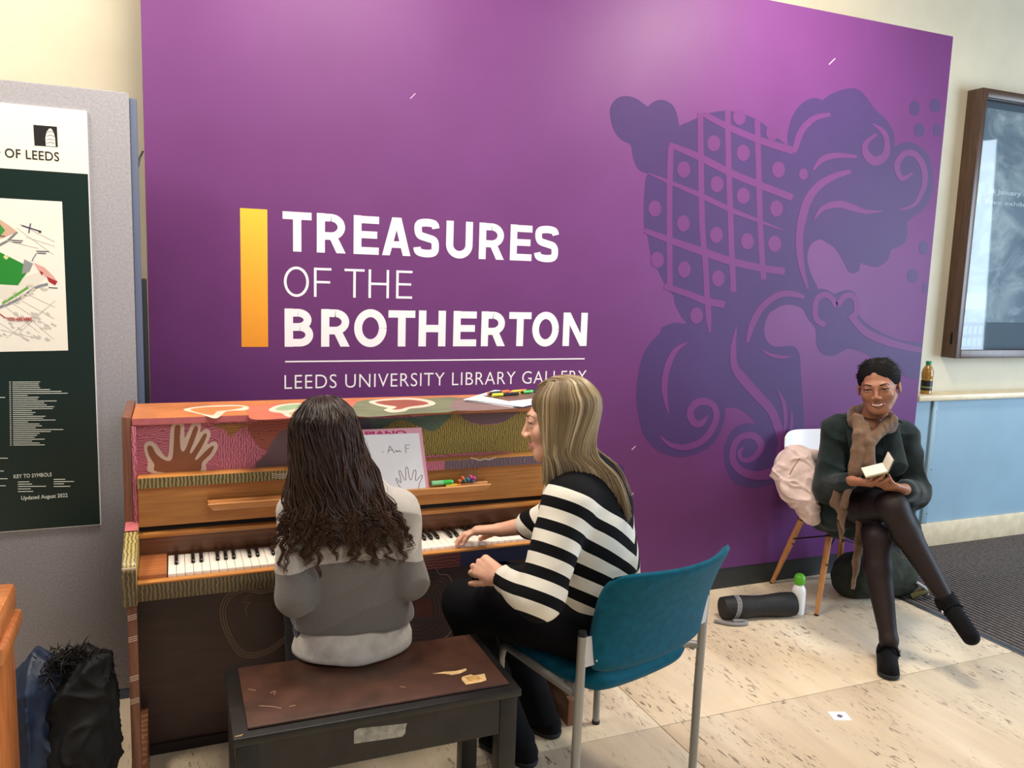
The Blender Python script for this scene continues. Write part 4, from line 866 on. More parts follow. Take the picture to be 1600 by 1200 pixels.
# ================================================================== distance-field modelling for soft shapes
def nrm_(v): v = np.asarray(v, float); return v/(np.linalg.norm(v)+1e-12)
class Field:
    def __init__(s, lo, hi, h):
        s.h = h; s.ax = [np.arange(lo[i], hi[i]+h, h, dtype=np.float32) for i in range(3)]
        s.F = np.full([len(a) for a in s.ax], 1.0, dtype=np.float32); s.lo = np.array(lo, float)
    def _sl(s, lo, hi, m):
        r = []
        for i in range(3):
            a = int(max(0, math.floor((lo[i]-m-s.lo[i])/s.h))); b = int(min(len(s.ax[i]), math.ceil((hi[i]+m-s.lo[i])/s.h)+1))
            if b <= a: return None
            r.append(slice(a, b))
        return tuple(r)
    def _g(s, sl): return s.ax[0][sl[0]][:, None, None], s.ax[1][sl[1]][None, :, None], s.ax[2][sl[2]][None, None, :]
    def _put(s, sl, d, k, op):
        F = s.F[sl]; d = d.astype(np.float32)
        if op == 'add':
            if k > 0: hh = np.maximum(k-np.abs(F-d), 0)/k; s.F[sl] = np.minimum(F, d)-hh*hh*k*0.25
            else: s.F[sl] = np.minimum(F, d)
        else:
            d = -d
            if k > 0: hh = np.maximum(k-np.abs(F-d), 0)/k; s.F[sl] = np.maximum(F, d)+hh*hh*k*0.25
            else: s.F[sl] = np.maximum(F, d)
    def cap(s, a, b, ra, rb, k=0.02, flat=None, op='add'):
        a, b = np.asarray(a, float), np.asarray(b, float); m = max(ra, rb)+k+3*s.h
        sl = s._sl(np.minimum(a, b), np.maximum(a, b), m)
        if sl is None: return s
        x, y, z = s._g(sl); ab = b-a; L2 = max(ab@ab, 1e-9)
        px, py, pz = x-a[0], y-a[1], z-a[2]
        t = np.clip((px*ab[0]+py*ab[1]+pz*ab[2])/L2, 0, 1)
        qx, qy, qz = px-t*ab[0], py-t*ab[1], pz-t*ab[2]; q2 = qx*qx+qy*qy+qz*qz
        if flat is not None:
            n = nrm_(flat[0]); qn = qx*n[0]+qy*n[1]+qz*n[2]; q2 = q2+qn*qn*(1/flat[1]**2-1)
        s._put(sl, np.sqrt(q2)-(ra+(rb-ra)*t), k, op); return s
    def chain(s, pts, k=0.02, flat=None, op='add'):
        for (a, ra), (b, rb) in zip(pts[:-1], pts[1:]): s.cap(a, b, ra, rb, k, flat, op)
        return s
    def ell(s, c, r, k=0.02, R=None, op='add'):
        c = np.asarray(c, float); r = np.asarray(r, float); m = r.max()+k+3*s.h; sl = s._sl(c, c, m)
        if sl is None: return s
        x, y, z = s._g(sl); p = [x-c[0], y-c[1], z-c[2]]
        if R is not None: p = [p[0]*R[0][i]+p[1]*R[1][i]+p[2]*R[2][i] for i in range(3)]
        k0 = np.sqrt((p[0]/r[0])**2+(p[1]/r[1])**2+(p[2]/r[2])**2); k1 = np.sqrt((p[0]/r[0]**2)**2+(p[1]/r[1]**2)**2+(p[2]/r[2]**2)**2)
        s._put(sl, k0*(k0-1)/np.maximum(k1, 1e-6), k, op); return s
    def plane(s, c, n, k=0.0):
        """cut away the side the normal points to"""
        x, y, z = s.ax[0][:, None, None], s.ax[1][None, :, None], s.ax[2][None, None, :]
        d = (x-c[0])*n[0]+(y-c[1])*n[1]+(z-c[2])*n[2]
        sl = (slice(None),)*3; s._put(sl, np.broadcast_to(-d, s.F.shape), k, 'sub'); return s
    def mesh(s):
        F = s.F; S = F < 0
        c = [S[i:F.shape[0]-1+i, j:F.shape[1]-1+j, k:F.shape[2]-1+k] for i in (0, 1) for j in (0, 1) for k in (0, 1)]
        any_ = c[0].copy(); all_ = c[0].copy()
        for q in c[1:]: any_ |= q; all_ &= q
        ii = np.argwhere(any_ & ~all_); acc = np.zeros((len(ii), 3)); cnt = np.zeros(len(ii))
        off = [(i, j, k) for i in (0, 1) for j in (0, 1) for k in (0, 1)]
        val = {o: F[ii[:, 0]+o[0], ii[:, 1]+o[1], ii[:, 2]+o[2]] for o in off}
        for o in off:
            for ax in range(3):
                if o[ax] == 0:
                    o2 = list(o); o2[ax] = 1; o2 = tuple(o2); f0, f1 = val[o], val[o2]; m_ = (f0 < 0) != (f1 < 0)
                    t = np.where(m_, f0/np.where(m_, f0-f1, 1), 0)
                    p = np.tile(np.array(o, float), (len(ii), 1)); p[:, ax] = t
                    acc[m_] += p[m_]; cnt += m_
        V = (ii+acc/cnt[:, None])*s.h+s.lo
        idx = np.full(any_.shape, -1, dtype=np.int64); idx[ii[:, 0], ii[:, 1], ii[:, 2]] = np.arange(len(ii))
        Q = []
        for ax in range(3):
            a = [slice(None)]*3; b = [slice(None)]*3; a[ax] = slice(0, -1); b[ax] = slice(1, None)
            e = S[tuple(a)] != S[tuple(b)]; inn = S[tuple(a)]
            u, v = [(1, 2), (2, 0), (0, 1)][ax]
            P = np.argwhere(e)
            ok = (P[:, u] > 0) & (P[:, v] > 0) & (P[:, u] < any_.shape[u]) & (P[:, v] < any_.shape[v]); P = P[ok]
            def at(du, dv):
                q = P.copy(); q[:, u] += du; q[:, v] += dv; return idx[q[:, 0], q[:, 1], q[:, 2]]
            q4 = np.stack([at(-1, -1), at(0, -1), at(0, 0), at(-1, 0)], 1); fl = ~inn[P[:, 0], P[:, 1], P[:, 2]]
            q4[fl] = q4[fl][:, ::-1]; Q.append(q4)
        Q = np.vstack(Q); Q = Q[(Q >= 0).all(1)]
        return V, Q
def vnormals(V, Q):
    n = np.cross(V[Q[:, 2]]-V[Q[:, 0]], V[Q[:, 3]]-V[Q[:, 1]]); N = np.zeros_like(V)
    for i in range(4): np.add.at(N, Q[:, i], n)
    return N/(np.linalg.norm(N, axis=1)[:, None]+1e-12)
def wob(P, freq, seed=0, n=5, stretch=(1, 1, 1)):
    r = np.random.default_rng(seed); out = np.zeros(len(P)); S = np.asarray(stretch, float)
    for i in range(n):
        k = nrm_(r.normal(size=3)*S)*freq*r.uniform(0.6, 1.6)*np.linalg.norm(S)/1.7; k2 = r.normal(size=3)*freq*0.4
        out += np.sin(P@k+r.uniform(0, 6.28)+1.8*np.sin(P@k2+r.uniform(0, 6.28)))
    return out/n
def soft(name, F, mat, parent, folds=(), attrs=None, clean=True):
    """folds: (amp, freq, seed, stretch)"""
    V, Q = F.mesh(); 
    if folds:
        N = vnormals(V, Q)
        for fd_ in folds:
            amp, fr, sd, stv = fd_[:4]; w_ = wob(V, fr, sd, 5 if len(fd_) == 4 else 3, stv)
            w_ = np.sign(w_)*np.abs(w_)**0.8 if len(fd_) == 4 else 1-2*np.minimum(np.abs(w_)*2.2, 1)**0.7
            V = V+N*(amp*w_)[:, None]
    at_ = {k: f(V) for k, f in attrs.items()} if attrs else None
    return obj(name, V, Q, mat, parent, smooth=True, attrs=at_)
def soft_join(name, fields, mat, parent, attrs=None):
    Vs, Qs, n = [], [], 0
    for F in fields:
        V, Q = F.mesh(); Vs.append(V); Qs.append(Q+n); n += len(V)
    V = np.vstack(Vs); Q = np.vstack(Qs)
    return obj(name, V, Q, mat, parent, smooth=True, attrs={k: f(V) for k, f in attrs.items()} if attrs else None)
def strands(name, paths, radii, mat, parent, sides=5, rnd=None):
    """paths (N,M,3), radii (N,M): many tapered hair locks as one mesh"""
    P = np.asarray(paths, float); N, M, _ = P.shape; T = np.gradient(P, axis=1); T /= np.linalg.norm(T, axis=2)[..., None]+1e-9
    ref = np.array([0.31, 0.83, 0.46]); u = np.cross(T, ref); u /= np.linalg.norm(u, axis=2)[..., None]+1e-9; w_ = np.cross(T, u)
    a = np.arange(sides)*2*math.pi/sides
    V = P[:, :, None, :]+radii[:, :, None, None]*(np.cos(a)[None, None, :, None]*u[:, :, None, :]+np.sin(a)[None, None, :, None]*w_[:, :, None, :])
    i, j, k = np.meshgrid(np.arange(N), np.arange(M-1), np.arange(sides), indexing='ij'); k2 = (k+1) % sides
    g = lambda jj, kk: (i*M+jj)*sides+kk
    Q = np.stack([g(j, k), g(j, k2), g(j+1, k2), g(j+1, k)], -1).reshape(-1, 4)
    r = np.repeat(RNG.random(N) if rnd is None else rnd, M*sides); tt = np.tile(np.repeat(np.linspace(0, 1, M), sides), N)
    return tag(obj(name, V.reshape(-1, 3), Q, mat, parent, smooth=True, attrs={'rnd': r, 'len': tt}), kind='stuff')
def hair_mat(name, stops, tip=None, rough=0.38):
    t = NT(name); a = t.n('Attribute', attribute_name='rnd'); c = t.ramp(a.outputs['Fac'], stops)
    if tip:
        b = t.n('Attribute', attribute_name='len'); mr = t.n('MapRange'); mr.inputs['From Min'].default_value = 0.45; mr.inputs['From Max'].default_value = 1.0; mr.inputs['To Max'].default_value = 0.7
        t.l(b.outputs['Fac'], mr.inputs[0]); c = t.mix(mr.outputs[0], c, tip)
    t.color(c); t.rough(rough); t.b.inputs['Specular IOR Level'].default_value = 0.35; return t.m
def skin_mat(name, c, lip):
    t = NT(name); a = t.n('Attribute', attribute_name='lip'); f = t.noise(t.mapping(), 30, 3)
    d = tuple(int(x*0.94) for x in c); col = t.ramp(f, [(0.3, d), (0.7, c)]); t.color(t.mix(a.outputs['Fac'], col, lip)); t.rough(0.48)
    t.b.inputs['Subsurface Weight'].default_value = 0.12; t.b.inputs['Subsurface Radius'].default_value = (0.012, 0.005, 0.003)
    t.b.inputs['Specular IOR Level'].default_value = 0.4; return t.m
def frame(f, u):
    f = nrm_(f); r = nrm_(np.cross(f, u)); u = np.cross(r, f); return np.column_stack([r, f, u])     # local x right, y forward, z up
def head_field(F, c, R, s=1.0, smile=0.0, neck=None, ear=True, wx=1.0):
    g = lambda x, y, z: np.asarray(c)+R@(np.array([x*wx, y, z])*s)
    F.ell(g(0, -0.012, 0.036), np.array([0.072*wx, 0.092, 0.082])*s, 0.0, R); F.ell(g(0, 0.026, -0.034), np.array([0.058*wx, 0.066, 0.080])*s, 0.035*s, R)
    F.cap(g(-0.012, 0.064, -0.098), g(0.012, 0.064, -0.098), 0.019*s, 0.019*s, 0.03*s)
    for q in (-1, 1):
        F.cap(g(q*0.050, 0.0, -0.045), g(q*0.026, 0.052, -0.092), 0.017*s, 0.017*s, 0.025*s)
        F.ell(g(q*0.037, 0.062, -0.030+0.004*smile), np.array([0.024, 0.021+0.004*smile, 0.022])*s, 0.022*s, R)
    F.cap(g(-0.034, 0.082, 0.014), g(0.034, 0.082, 0.014), 0.011*s, 0.011*s, 0.022*s)
    for q in (-1, 1):
        F.ell(g(q*0.031, 0.101, -0.001), np.array([0.017, 0.016, 0.0095])*s, 0.014*s, R, 'sub')
    F.cap(g(0, 0.088, 0.010), g(0, 0.1075, -0.034), 0.0065*s, 0.0098*s, 0.014*s)
    for q in (-1, 1): F.ell(g(q*0.0125, 0.101, -0.039), np.array([0.0085, 0.010, 0.0075])*s, 0.007*s, R)
    for q in (-1, 1):
        F.ell(g(q*0.031, 0.082, 0.0055), np.array([0.0165, 0.0135, 0.0065])*s, 0.006*s, R)      # upper lid
        F.ell(g(q*0.031, 0.081, -0.0085), np.array([0.0155, 0.012, 0.0055])*s, 0.006*s, R)     # lower lid
        up_ = 0.006*smile
        F.cap(g(0, 0.0915, -0.0655), g(q*(0.021+0.005*smile), 0.081, -0.0685+up_), 0.0048*s, 0.0032*s, 0.008*s)
        F.cap(g(0, 0.0905, -0.0770), g(q*(0.020+0.004*smile), 0.081, -0.0715+up_), 0.0055*s, 0.0032*s, 0.008*s)
        if smile: F.cap(g(q*0.018, 0.094, -0.045), g(q*0.030, 0.080, -0.066), 0.0025*s, 0.0025*s, 0.008*s, op='sub')
        if ear:
            F.ell(g(q*0.075, -0.006, -0.010), np.array([0.0075, 0.017, 0.029])*s, 0.008*s, R); F.ell(g(q*0.084, -0.003, -0.006), np.array([0.006, 0.009, 0.017])*s, 0.005*s, R, 'sub')
    F.cap(g(-0.022, 0.0985, -0.0715+0.002*smile), g(0.022, 0.0985, -0.0715+0.002*smile), 0.0022*s, 0.0022*s, 0.004*s, op='sub')
    if neck is not None: F.cap(g(0, -0.022, -0.055), neck, 0.050*s, 0.058*s, 0.03*s)
    return g
def lip_mask(g, s, smile):
    def f(V):
        m_ = np.zeros(len(V))
        for q in (-1, 1):
            for (a, b, r) in ((g(0, 0.0965, -0.0655), g(q*(0.021+0.005*smile), 0.085, -0.0685+0.006*smile), 0.0062*s), (g(0, 0.0955, -0.0775), g(q*(0.020+0.004*smile), 0.085, -0.0715+0.006*smile), 0.0075*s)):
                ab = b-a; t = np.clip(((V-a)@ab)/(ab@ab), 0, 1); d = np.linalg.norm(V-a-t[:, None]*ab, axis=1); m_ = np.maximum(m_, np.clip((r-d)/(0.3*r)+0.5, 0, 1))
        return m_*0.5
    return f
def face_parts(g, R, s, parent, iris, browc, smile=0.0, lash=(24, 18, 16), open_=1.0):
    eyes = []
    for q in (-1, 1):
        c = g(q*0.031, 0.0785, -0.0015)
        e = MB().lathe([(0.0122*s*math.sin(a), -0.0122*s*math.cos(a)) for a in np.linspace(0.02, math.pi-0.02, 13)], c, 16, tuple(R[:, 1])).build('eye', plain('eye_white', (226, 218, 212), 0.2), parent, smooth=True)
        MB().lathe([(0.0001, -0.0012), (0.0062*s, -0.0010), (0.0058*s, 0.0006), (0.0001, 0.0014)], c+R[:, 1]*0.0113*s, 14, tuple(R[:, 1])).build('iris', plain('iris_%d_%d_%d' % iris, iris, 0.12, coat=0.8), e, smooth=True)
        pts = [g(q*x_, y_, z_) for x_, y_, z_ in ((0.0155, 0.0865, -0.001), (0.022, 0.0925, 0.0038*open_), (0.031, 0.0945, 0.0052*open_), (0.040, 0.0905, 0.0038*open_), (0.0475, 0.083, 0.0))]
        MB().tube(crom(pts, 4), np.array([0.0008]+[0.0013]*15+[0.0008])[:17]*s, 6).build('eyelash', plain('lash_%d' % lash[0], lash, 0.6), parent, smooth=True)
        pts = [g(q*x_, y_, z_) for x_, y_, z_ in ((0.014, 0.0945, 0.0175), (0.024, 0.0945, 0.0215), (0.036, 0.089, 0.0235), (0.049, 0.075, 0.0175))]
        MB().tube(crom(pts, 4), np.array([0.0022, 0.0026, 0.003, 0.003, 0.003, 0.003, 0.003, 0.0028, 0.0026, 0.0022, 0.0018, 0.0014, 0.0009])*s, 6).build('eyebrow', plain('brow_%d' % browc[0], browc, 0.7), parent, smooth=True)
def hand_field(F, wrist, d, n, s=1.0, curl=(0.5, 0.5, 0.5, 0.5), thumb=(0.55, 0.75, 0.25), spread=0.10, left=False, k=0.006):
    """d wrist->knuckles, n out of the palm; thumb side from handedness"""
    d = nrm_(d); n = nrm_(np.asarray(n, float)-d*(np.asarray(n, float)@d)); side = np.cross(d, n) if left else np.cross(n, d); W = np.asarray(wrist, float)
    L = [(0.040, 0.024, 0.019), (0.045, 0.027, 0.020), (0.041, 0.025, 0.019), (0.032, 0.019, 0.017)]; base = [(0.026, 0.083), (0.009, 0.088), (-0.009, 0.084), (-0.026, 0.076)]; rr = [(0.0092, 0.0075), (0.0095, 0.0077), (0.0090, 0.0073), (0.0080, 0.0064)]
    tips = []
    for i in range(4):
        b = W+(d*base[i][1]+side*base[i][0])*s; F.cap(W+side*base[i][0]*0.55*s+d*0.012*s, b, 0.0135*s, 0.0105*s, 0.012*s)
        F.cap(W+side*base[i][0]*0.5*s-n*0.003*s, b-n*0.002*s, 0.012*s, 0.009*s, 0.012*s)
        dd = nrm_(d+side*spread*(1.5-i)); a = curl[i] if np.ndim(curl) else curl; p = b; ang = 0
        for j, l in enumerate(L[i]):
            ang += a*(1.0, 1.15, 0.7)[j]; v = dd*math.cos(ang)+n*math.sin(ang); q = p+v*l*s
            r0 = rr[i][0]+(rr[i][1]-rr[i][0])*j/3; r1 = rr[i][0]+(rr[i][1]-rr[i][0])*(j+1)/3
            F.cap(p, q, r0*s, r1*s, 0.004*s if j else 0.008*s); p = q
        tips.append((p, v))
    p = W+(d*0.022+side*0.022+n*0.006)*s; v = nrm_(d*thumb[0]+side*thumb[1]+n*thumb[2]); F.cap(W+d*0.008*s+side*0.010*s, p, 0.015*s, 0.0145*s, 0.012*s)
    q = p+v*0.036*s; F.cap(p, q, 0.0140*s, 0.0105*s, 0.010*s); v = nrm_(v+d*0.35+n*0.1); p2 = q+v*0.030*s; F.cap(q, p2, 0.0103*s, 0.0092*s, 0.004*s); v = nrm_(v+d*0.15); F.cap(p2, p2+v*0.022*s, 0.0092*s, 0.0074*s, 0.004*s)
    tips.append((p2+v*0.022*s, v)); return tips
def cloth(name, c, rough=0.85, var=0.08, sheen=0.25, bump=0.25, bscale=700): return plain(name, c, rough, var=var, vscale=25, bump=bump, bscale=bscale, sheen=sheen)

# ================================================================== girl on the bench
girl = thing('person', (0.45, 2.24, 0.0), 'person with long dark curly hair in a two-tone grey sweater on the bench', 'person')
S_G = skin_mat('warm_skin', (206, 158, 130), (180, 96, 90))
GH = np.array([0.378, 2.225, 1.118]); GR = frame((0.10, 0.97, -0.16), (-0.06, 0.1, 1))
Fh = Field((0.25, 2.08, 0.86), (0.54, 2.38, 1.26), 0.004); gg = head_field(Fh, GH, GR, 0.93, 0.0, (0.425, 2.235, 0.935))
Fh.cap((0.34, 2.235, 0.935), (0.51, 2.235, 0.925), 0.05, 0.05, 0.03); Fh.plane((0, 0, 0.88), (0, 0, -1))
wl, wr = np.array([0.335, 2.425, 0.742]), np.array([0.545, 2.425, 0.742])
Fa = Field((0.22, 2.2, 0.66), (0.45, 2.62, 0.80), 0.003); Fa.cap((0.28, 2.22, 0.725), wl, 0.036, 0.024, 0.01); hand_field(Fa, wl, (0.0, 1, -0.05), (0, 0, -1), 0.85, (0.28, 0.25, 0.28, 0.3))
Fb = Field((0.44, 2.2, 0.66), (0.68, 2.62, 0.80), 0.003); Fb.cap((0.595, 2.22, 0.728), wr, 0.036, 0.024, 0.01); hand_field(Fb, wr, (0.0, 1, -0.05), (0, 0, -1), 0.85, (0.28, 0.25, 0.28, 0.3), left=True)
Ft = Field((0.24, 2.1, 0.5), (0.66, 2.4, 0.98), 0.006); Ft.chain([((0.455, 2.245, 0.57), 0.125), ((0.445, 2.235, 0.78), 0.115), ((0.435, 2.235, 0.92), 0.105)], 0.03, ((0, 1, 0), 0.66))
soft_join('body', [Fh, Fa, Fb, Ft], S_G, girl, {'lip': lip_mask(gg, 0.93, 0.0)})
face_parts(gg, GR, 0.93, girl, (60, 40, 28), (46, 32, 26))
def two_tone():
    t = NT('two_tone_knit'); g = t.n('Attribute', attribute_name='band'); n_ = t.noise(t.mapping(), 300, 2)
    st2 = t.ramp(g.outputs['Fac'], [(0.0, (118, 114, 110)), (0.5, (196, 190, 182))]); st2.node.color_ramp.interpolation = 'CONSTANT'
    t.color(t.mix(0.18, st2, t.ramp(n_, [(0.35, (90, 90, 90)), (0.65, (255, 255, 255))]), 'MULTIPLY')); t.rough(0.9); t.b.inputs['Sheen Weight'].default_value = 0.3; t.bump(n_, 0.25, 0.001); return t.m
F = Field((0.19, 2.04, 0.56), (0.71, 2.46, 1.03), 0.0045)
F.chain([((0.466, 2.247, 0.60), 0.174), ((0.455, 2.235, 0.72), 0.148), ((0.442, 2.232, 0.86), 0.148), ((0.436, 2.232, 0.93), 0.125)], 0.04, ((0, 1, 0), 0.70))
F.cap((0.315, 2.232, 0.94), (0.575, 2.232, 0.922), 0.058, 0.058, 0.05)
F.chain([((0.305, 2.225, 0.935), 0.060), ((0.290, 2.175, 0.722), 0.050), ((0.330, 2.40, 0.735), 0.040)], 0.025); F.chain([((0.59, 2.225, 0.918), 0.062), ((0.608, 2.175, 0.722), 0.052), ((0.555, 2.40, 0.735), 0.040)], 0.025)
F.cap((0.42, 2.235, 0.94), (0.40, 2.235, 1.03), 0.056, 0.056, 0.012, op='sub'); F.cap((0.425, 2.235, 0.955), (0.42, 2.235, 0.985), 0.062, 0.058, 0.02); F.cap((0.425, 2.235, 0.93), (0.40, 2.235, 1.06), 0.053, 0.053, 0.006, op='sub')
F.plane((0, 2.12, 0.600), (0, -0.10, -1), 0.012)
sw = soft('sweater', F, two_tone(), girl, [(0.004, 20, 4, (0.35, 0.35, 1.6)), (0.004, 20, 6, (0.4, 0.4, 1.8), 'ridge'), (0.0012, 60, 5, (0.5, 0.5, 1.4))], {'band': lambda V: ((V[:, 2]-0.012*np.cos((V[:, 0]-0.44)*12)+0.05*np.abs(V[:, 0]-0.44)-0.806)*40+0.5).clip(0, 1)})
F = Field((0.22, 2.04, 0.48), (0.70, 2.46, 0.70), 0.0045); F.chain([((0.464, 2.25, 0.540), 0.174), ((0.46, 2.246, 0.62), 0.146)], 0.03, ((0, 1, 0), 0.72)); F.plane((0, 0, 0.512), (0, 0, -1), 0.015); F.plane((0, 0, 0.66), (0, 0, 1), 0.0)
soft('tee_shirt', F, cloth('white_cotton', (208, 202, 192)), girl, [(0.0045, 34, 9, (0.3, 0.3, 1.6))])
F = Field((0.24, 2.08, 0.06), (0.68, 2.68, 0.66), 0.006); F.ell((0.46, 2.27, 0.575), (0.165, 0.13, 0.065), 0.02)
F.chain([((0.385, 2.27, 0.575), 0.078), ((0.36, 2.56, 0.565), 0.058), ((0.365, 2.575, 0.10), 0.042)], 0.02); F.chain([((0.53, 2.27, 0.575), 0.078), ((0.54, 2.56, 0.565), 0.058), ((0.53, 2.575, 0.10), 0.042)], 0.02)
soft('trousers', F, cloth('dark_jeans', (40, 44, 58)), girl, [(0.003, 40, 3, (1, 1, 1))])
def shoe(name, heel, toe, w_, mat, parent, sole, h=0.075, strap=None):
    heel = np.array([heel[0], heel[1], 0.0]); toe = np.array([toe[0], toe[1], 0.0]); dr = nrm_(toe-heel); L = np.linalg.norm(toe-heel)
    lo = np.minimum(heel, toe)-0.08; hi = np.maximum(heel, toe)+0.08
    F = Field((lo[0], lo[1], -0.02), (hi[0], hi[1], 0.16), 0.004)
    F.cap(heel+dr*0.035+np.array([0, 0, 0.036]), heel+dr*(L-0.045)+np.array([0, 0, 0.026]), w_*0.92, w_, 0.02); F.cap(heel+dr*0.05+np.array([0, 0, 0.04]), heel+dr*0.06+np.array([0, 0, h+0.03]), w_*0.95, w_*0.85, 0.03)
    F.plane((0, 0, 0.012), (0, 0, -1), 0.004); F.plane((0, 0, h+0.02), (0, 0, 1), 0.008)
    o = soft(name, F, mat, parent)
    F = Field((lo[0], lo[1], -0.02), (hi[0], hi[1], 0.06), 0.004); F.cap(heel+dr*0.033+np.array([0, 0, 0.02]), heel+dr*(L-0.043)+np.array([0, 0, 0.02]), w_*1.0, w_*1.07, 0.01); F.plane((0, 0, 0.001), (0, 0, -1), 0.002); F.plane((0, 0, 0.021), (0, 0, 1), 0.002)
    soft('sole', F, sole, o); return o
M_SHB = plain('black_suede', (12, 12, 14), 0.85, var=0.2, vscale=60, spec=0.2); M_SOLE = plain('dark_rubber_sole', (30, 31, 34), 0.7)
shoe('shoe', (0.365, 2.50), (0.35, 2.70), 0.034, plain('olive_canvas_shoe', (112, 104, 72), 0.8), girl, plain('pale_rubber_sole', (200, 194, 184), 0.7)); shoe('shoe', (0.53, 2.50), (0.545, 2.70), 0.034, plain('olive_canvas_shoe', (112, 104, 72), 0.8), girl, plain('pale_rubber_sole', (200, 194, 184), 0.7))
# hair: a dark volume plus many wavy locks
F = Field((0.2, 2.05, 0.84), (0.64, 2.38, 1.27), 0.005); gl = lambda x, y, z: GH+GR@np.array([x, y, z])
F.ell(gl(0, -0.022, 0.034), (0.083, 0.096, 0.092), 0.0, GR); F.cap(gl(0, -0.06, -0.02), (0.41, 2.135, 1.0), 0.072, 0.09, 0.05, ((0, 1, 0), 0.42)); F.ell(gl(0, 0.085, -0.055), (0.062, 0.05, 0.085), 0.01, GR, 'sub')
F.plane((0, 0, 0.965), (0, 0, -1), 0.01)
HM_G = hair_mat('dark_brown_hair', [(0.0, (26, 18, 16)), (0.5, (44, 30, 25)), (0.85, (64, 44, 34)), (1.0, (96, 66, 48))], (88, 60, 43))
o = soft('hair', F, plain('dark_hair_base', (30, 20, 17), 0.6), girl, [(0.003, 60, 2, (1.6, 1.6, 0.2))])
def girl_hair(locks, per, r0, seed, loose=1.0):
    r = np.random.default_rng(seed); M = 34; t = np.linspace(0, 1, M); P = []; Rr = []; cl = []
    for i in range(locks):
        a0 = -1+2*(i+0.5)/locks+r.normal(0, 0.03); lay0 = r.uniform(0, 1); fr = r.uniform(2.6, 4.4); ph0 = r.uniform(0, 6.28); hand_ = r.choice([-1, 1])
        zl = r.uniform(0.785, 0.87)+(0.02 if abs(a0) < 0.5 else 0)
        if r.random() < 0.3: zl += r.uniform(0.03, 0.09)
        xj = r.normal(0, 0.016); amp0 = r.uniform(0.6, 1.3); c0 = r.uniform(0, 1)
        for j in range(per):
            a = np.clip(a0+r.normal(0, 0.05), -1.05, 1.05); lay = np.clip(lay0+r.normal(0, 0.15), 0, 1); az = a*math.radians(108)
            rx, ry, rz = 0.084+0.005*lay, 0.098+0.005*lay, 0.102+0.004*lay
            pts = [gl(a*0.012+r.normal(0, 0.003), 0.03-0.05*r.random(), 0.034+rz)]
            for ph in (62, 32, 2): p_ = math.radians(ph); pts.append(gl(rx*math.sin(az)*math.cos(p_), -0.022-ry*math.cos(az)*math.cos(p_), 0.034+rz*math.sin(p_)))
            zend = zl+r.normal(0, 0.005)
            xe = 0.430+a0*0.168+xj+r.normal(0, 0.002)*loose-(0.02 if a0 < -0.8 else 0); ye = 2.112-0.02*lay0+0.055*abs(a0)**2.5+r.normal(0, 0.003)
            xm = 0.402+a*0.128+xj*0.5; zm = 0.985+r.normal(0, 0.006); ym = 2.100-0.018*lay+0.085*abs(a)**2.2
            pts += [(xm, ym, zm), (xm*0.45+xe*0.55+r.normal(0, 0.004), ye-0.004, (zm+zend)/2), (xe, ye, zend)]
            c = crom(pts, 8); s_ = np.linspace(0, len(c)-1, M); c = np.array([np.interp(s_, np.arange(len(c)), c[:, q]) for q in range(3)]).T
            amp = (0.0015+0.0115*np.clip((t-0.28)/0.72, 0, 1)**1.2)*amp0; fq = fr*(t+1.1*t**4)*6.28+r.normal(0, 0.18)
            c[:, 0] += amp*np.sin(hand_*fq+ph0); c[:, 1] += amp*0.8*np.cos(hand_*fq+ph0)-0.002
            c += (r.normal(0, 0.0030, 3)*loose)[None]*(t*(1.03-t))[:, None]*4
            P.append(c); Rr.append(r0*r.uniform(0.6, 1.25)*(1-0.8*t**3)*np.minimum(1, 0.45+t*5)); cl.append(np.clip(c0*0.7+0.3*r.random(), 0, 1))
    return np.array(P), np.array(Rr), np.array(cl)
P, Rr, cl = girl_hair(30, 18, 0.0026, 21); strands('hair_locks', P, Rr, HM_G, girl, 5, cl)
P, Rr, cl = girl_hair(22, 12, 0.0025, 27); strands('hair_locks', P, Rr, HM_G, girl, 5, cl)
P, Rr, cl = girl_hair(60, 4, 0.0008, 22, 2.0); strands('hair_locks', P, Rr, HM_G, girl, 4, cl)
MB().tube(crom([gl(0.060, -0.092, -0.075), gl(0.072, -0.086, -0.082), gl(0.080, -0.072, -0.092)], 4), 0.005, 8).build('hair_clip', plain('silver_clip', (190, 184, 176), 0.3, 0.9), girl, smooth=True)
# ================================================================== woman in the striped sweater on the teal chair
wom = thing('person', (1.20, 2.14, 0.0), 'person with long blonde hair in a black and white striped sweater on the teal chair', 'person')
S_W = skin_mat('fair_skin', (232, 178, 150), (196, 104, 96))
WF = nrm_(np.array([-0.75, 0.66, 0])); WL = np.array([-WF[1], WF[0], 0.0])                # facing, her left
WH = at_y(876, 656, 2.10); WR_ = frame((-0.90, 0.40, -0.10), (0.06, 0.02, 1))
WN = np.array([1.085, 2.10, 1.030])
F1 = Field(WH-0.16, WH+0.16, 0.0025); gw = head_field(F1, WH, WR_, 1.0, 0.45, WN+np.array([0.0, 0.0, -0.01]))
F1.plane(WN+np.array([0, 0, -0.06]), (0, 0, -1))
lw = np.array([0.872, 2.135, 0.722]); le = np.array([0.915, 1.945, 0.735]); rw = at_z(782, 828, 0.768); re_ = np.array([1.10, 2.27, 0.83])
F2 = Field((0.74, 2.0, 0.64), (0.97, 2.32, 0.83), 0.0022)
F2.cap(le+(lw-le)*0.35, lw, 0.036, 0.0255, 0.01, ((0, 0, 1), 0.85)); tipsL = hand_field(F2, lw, (-0.42, 0.88, 0.12), (0.65, 0.35, -0.5), 0.98, (0.55, 0.6, 0.7, 0.75), (0.55, 0.35, 0.1), left=True)
F3 = Field((0.83, 2.22, 0.67), (1.14, 2.60, 0.86), 0.0022)
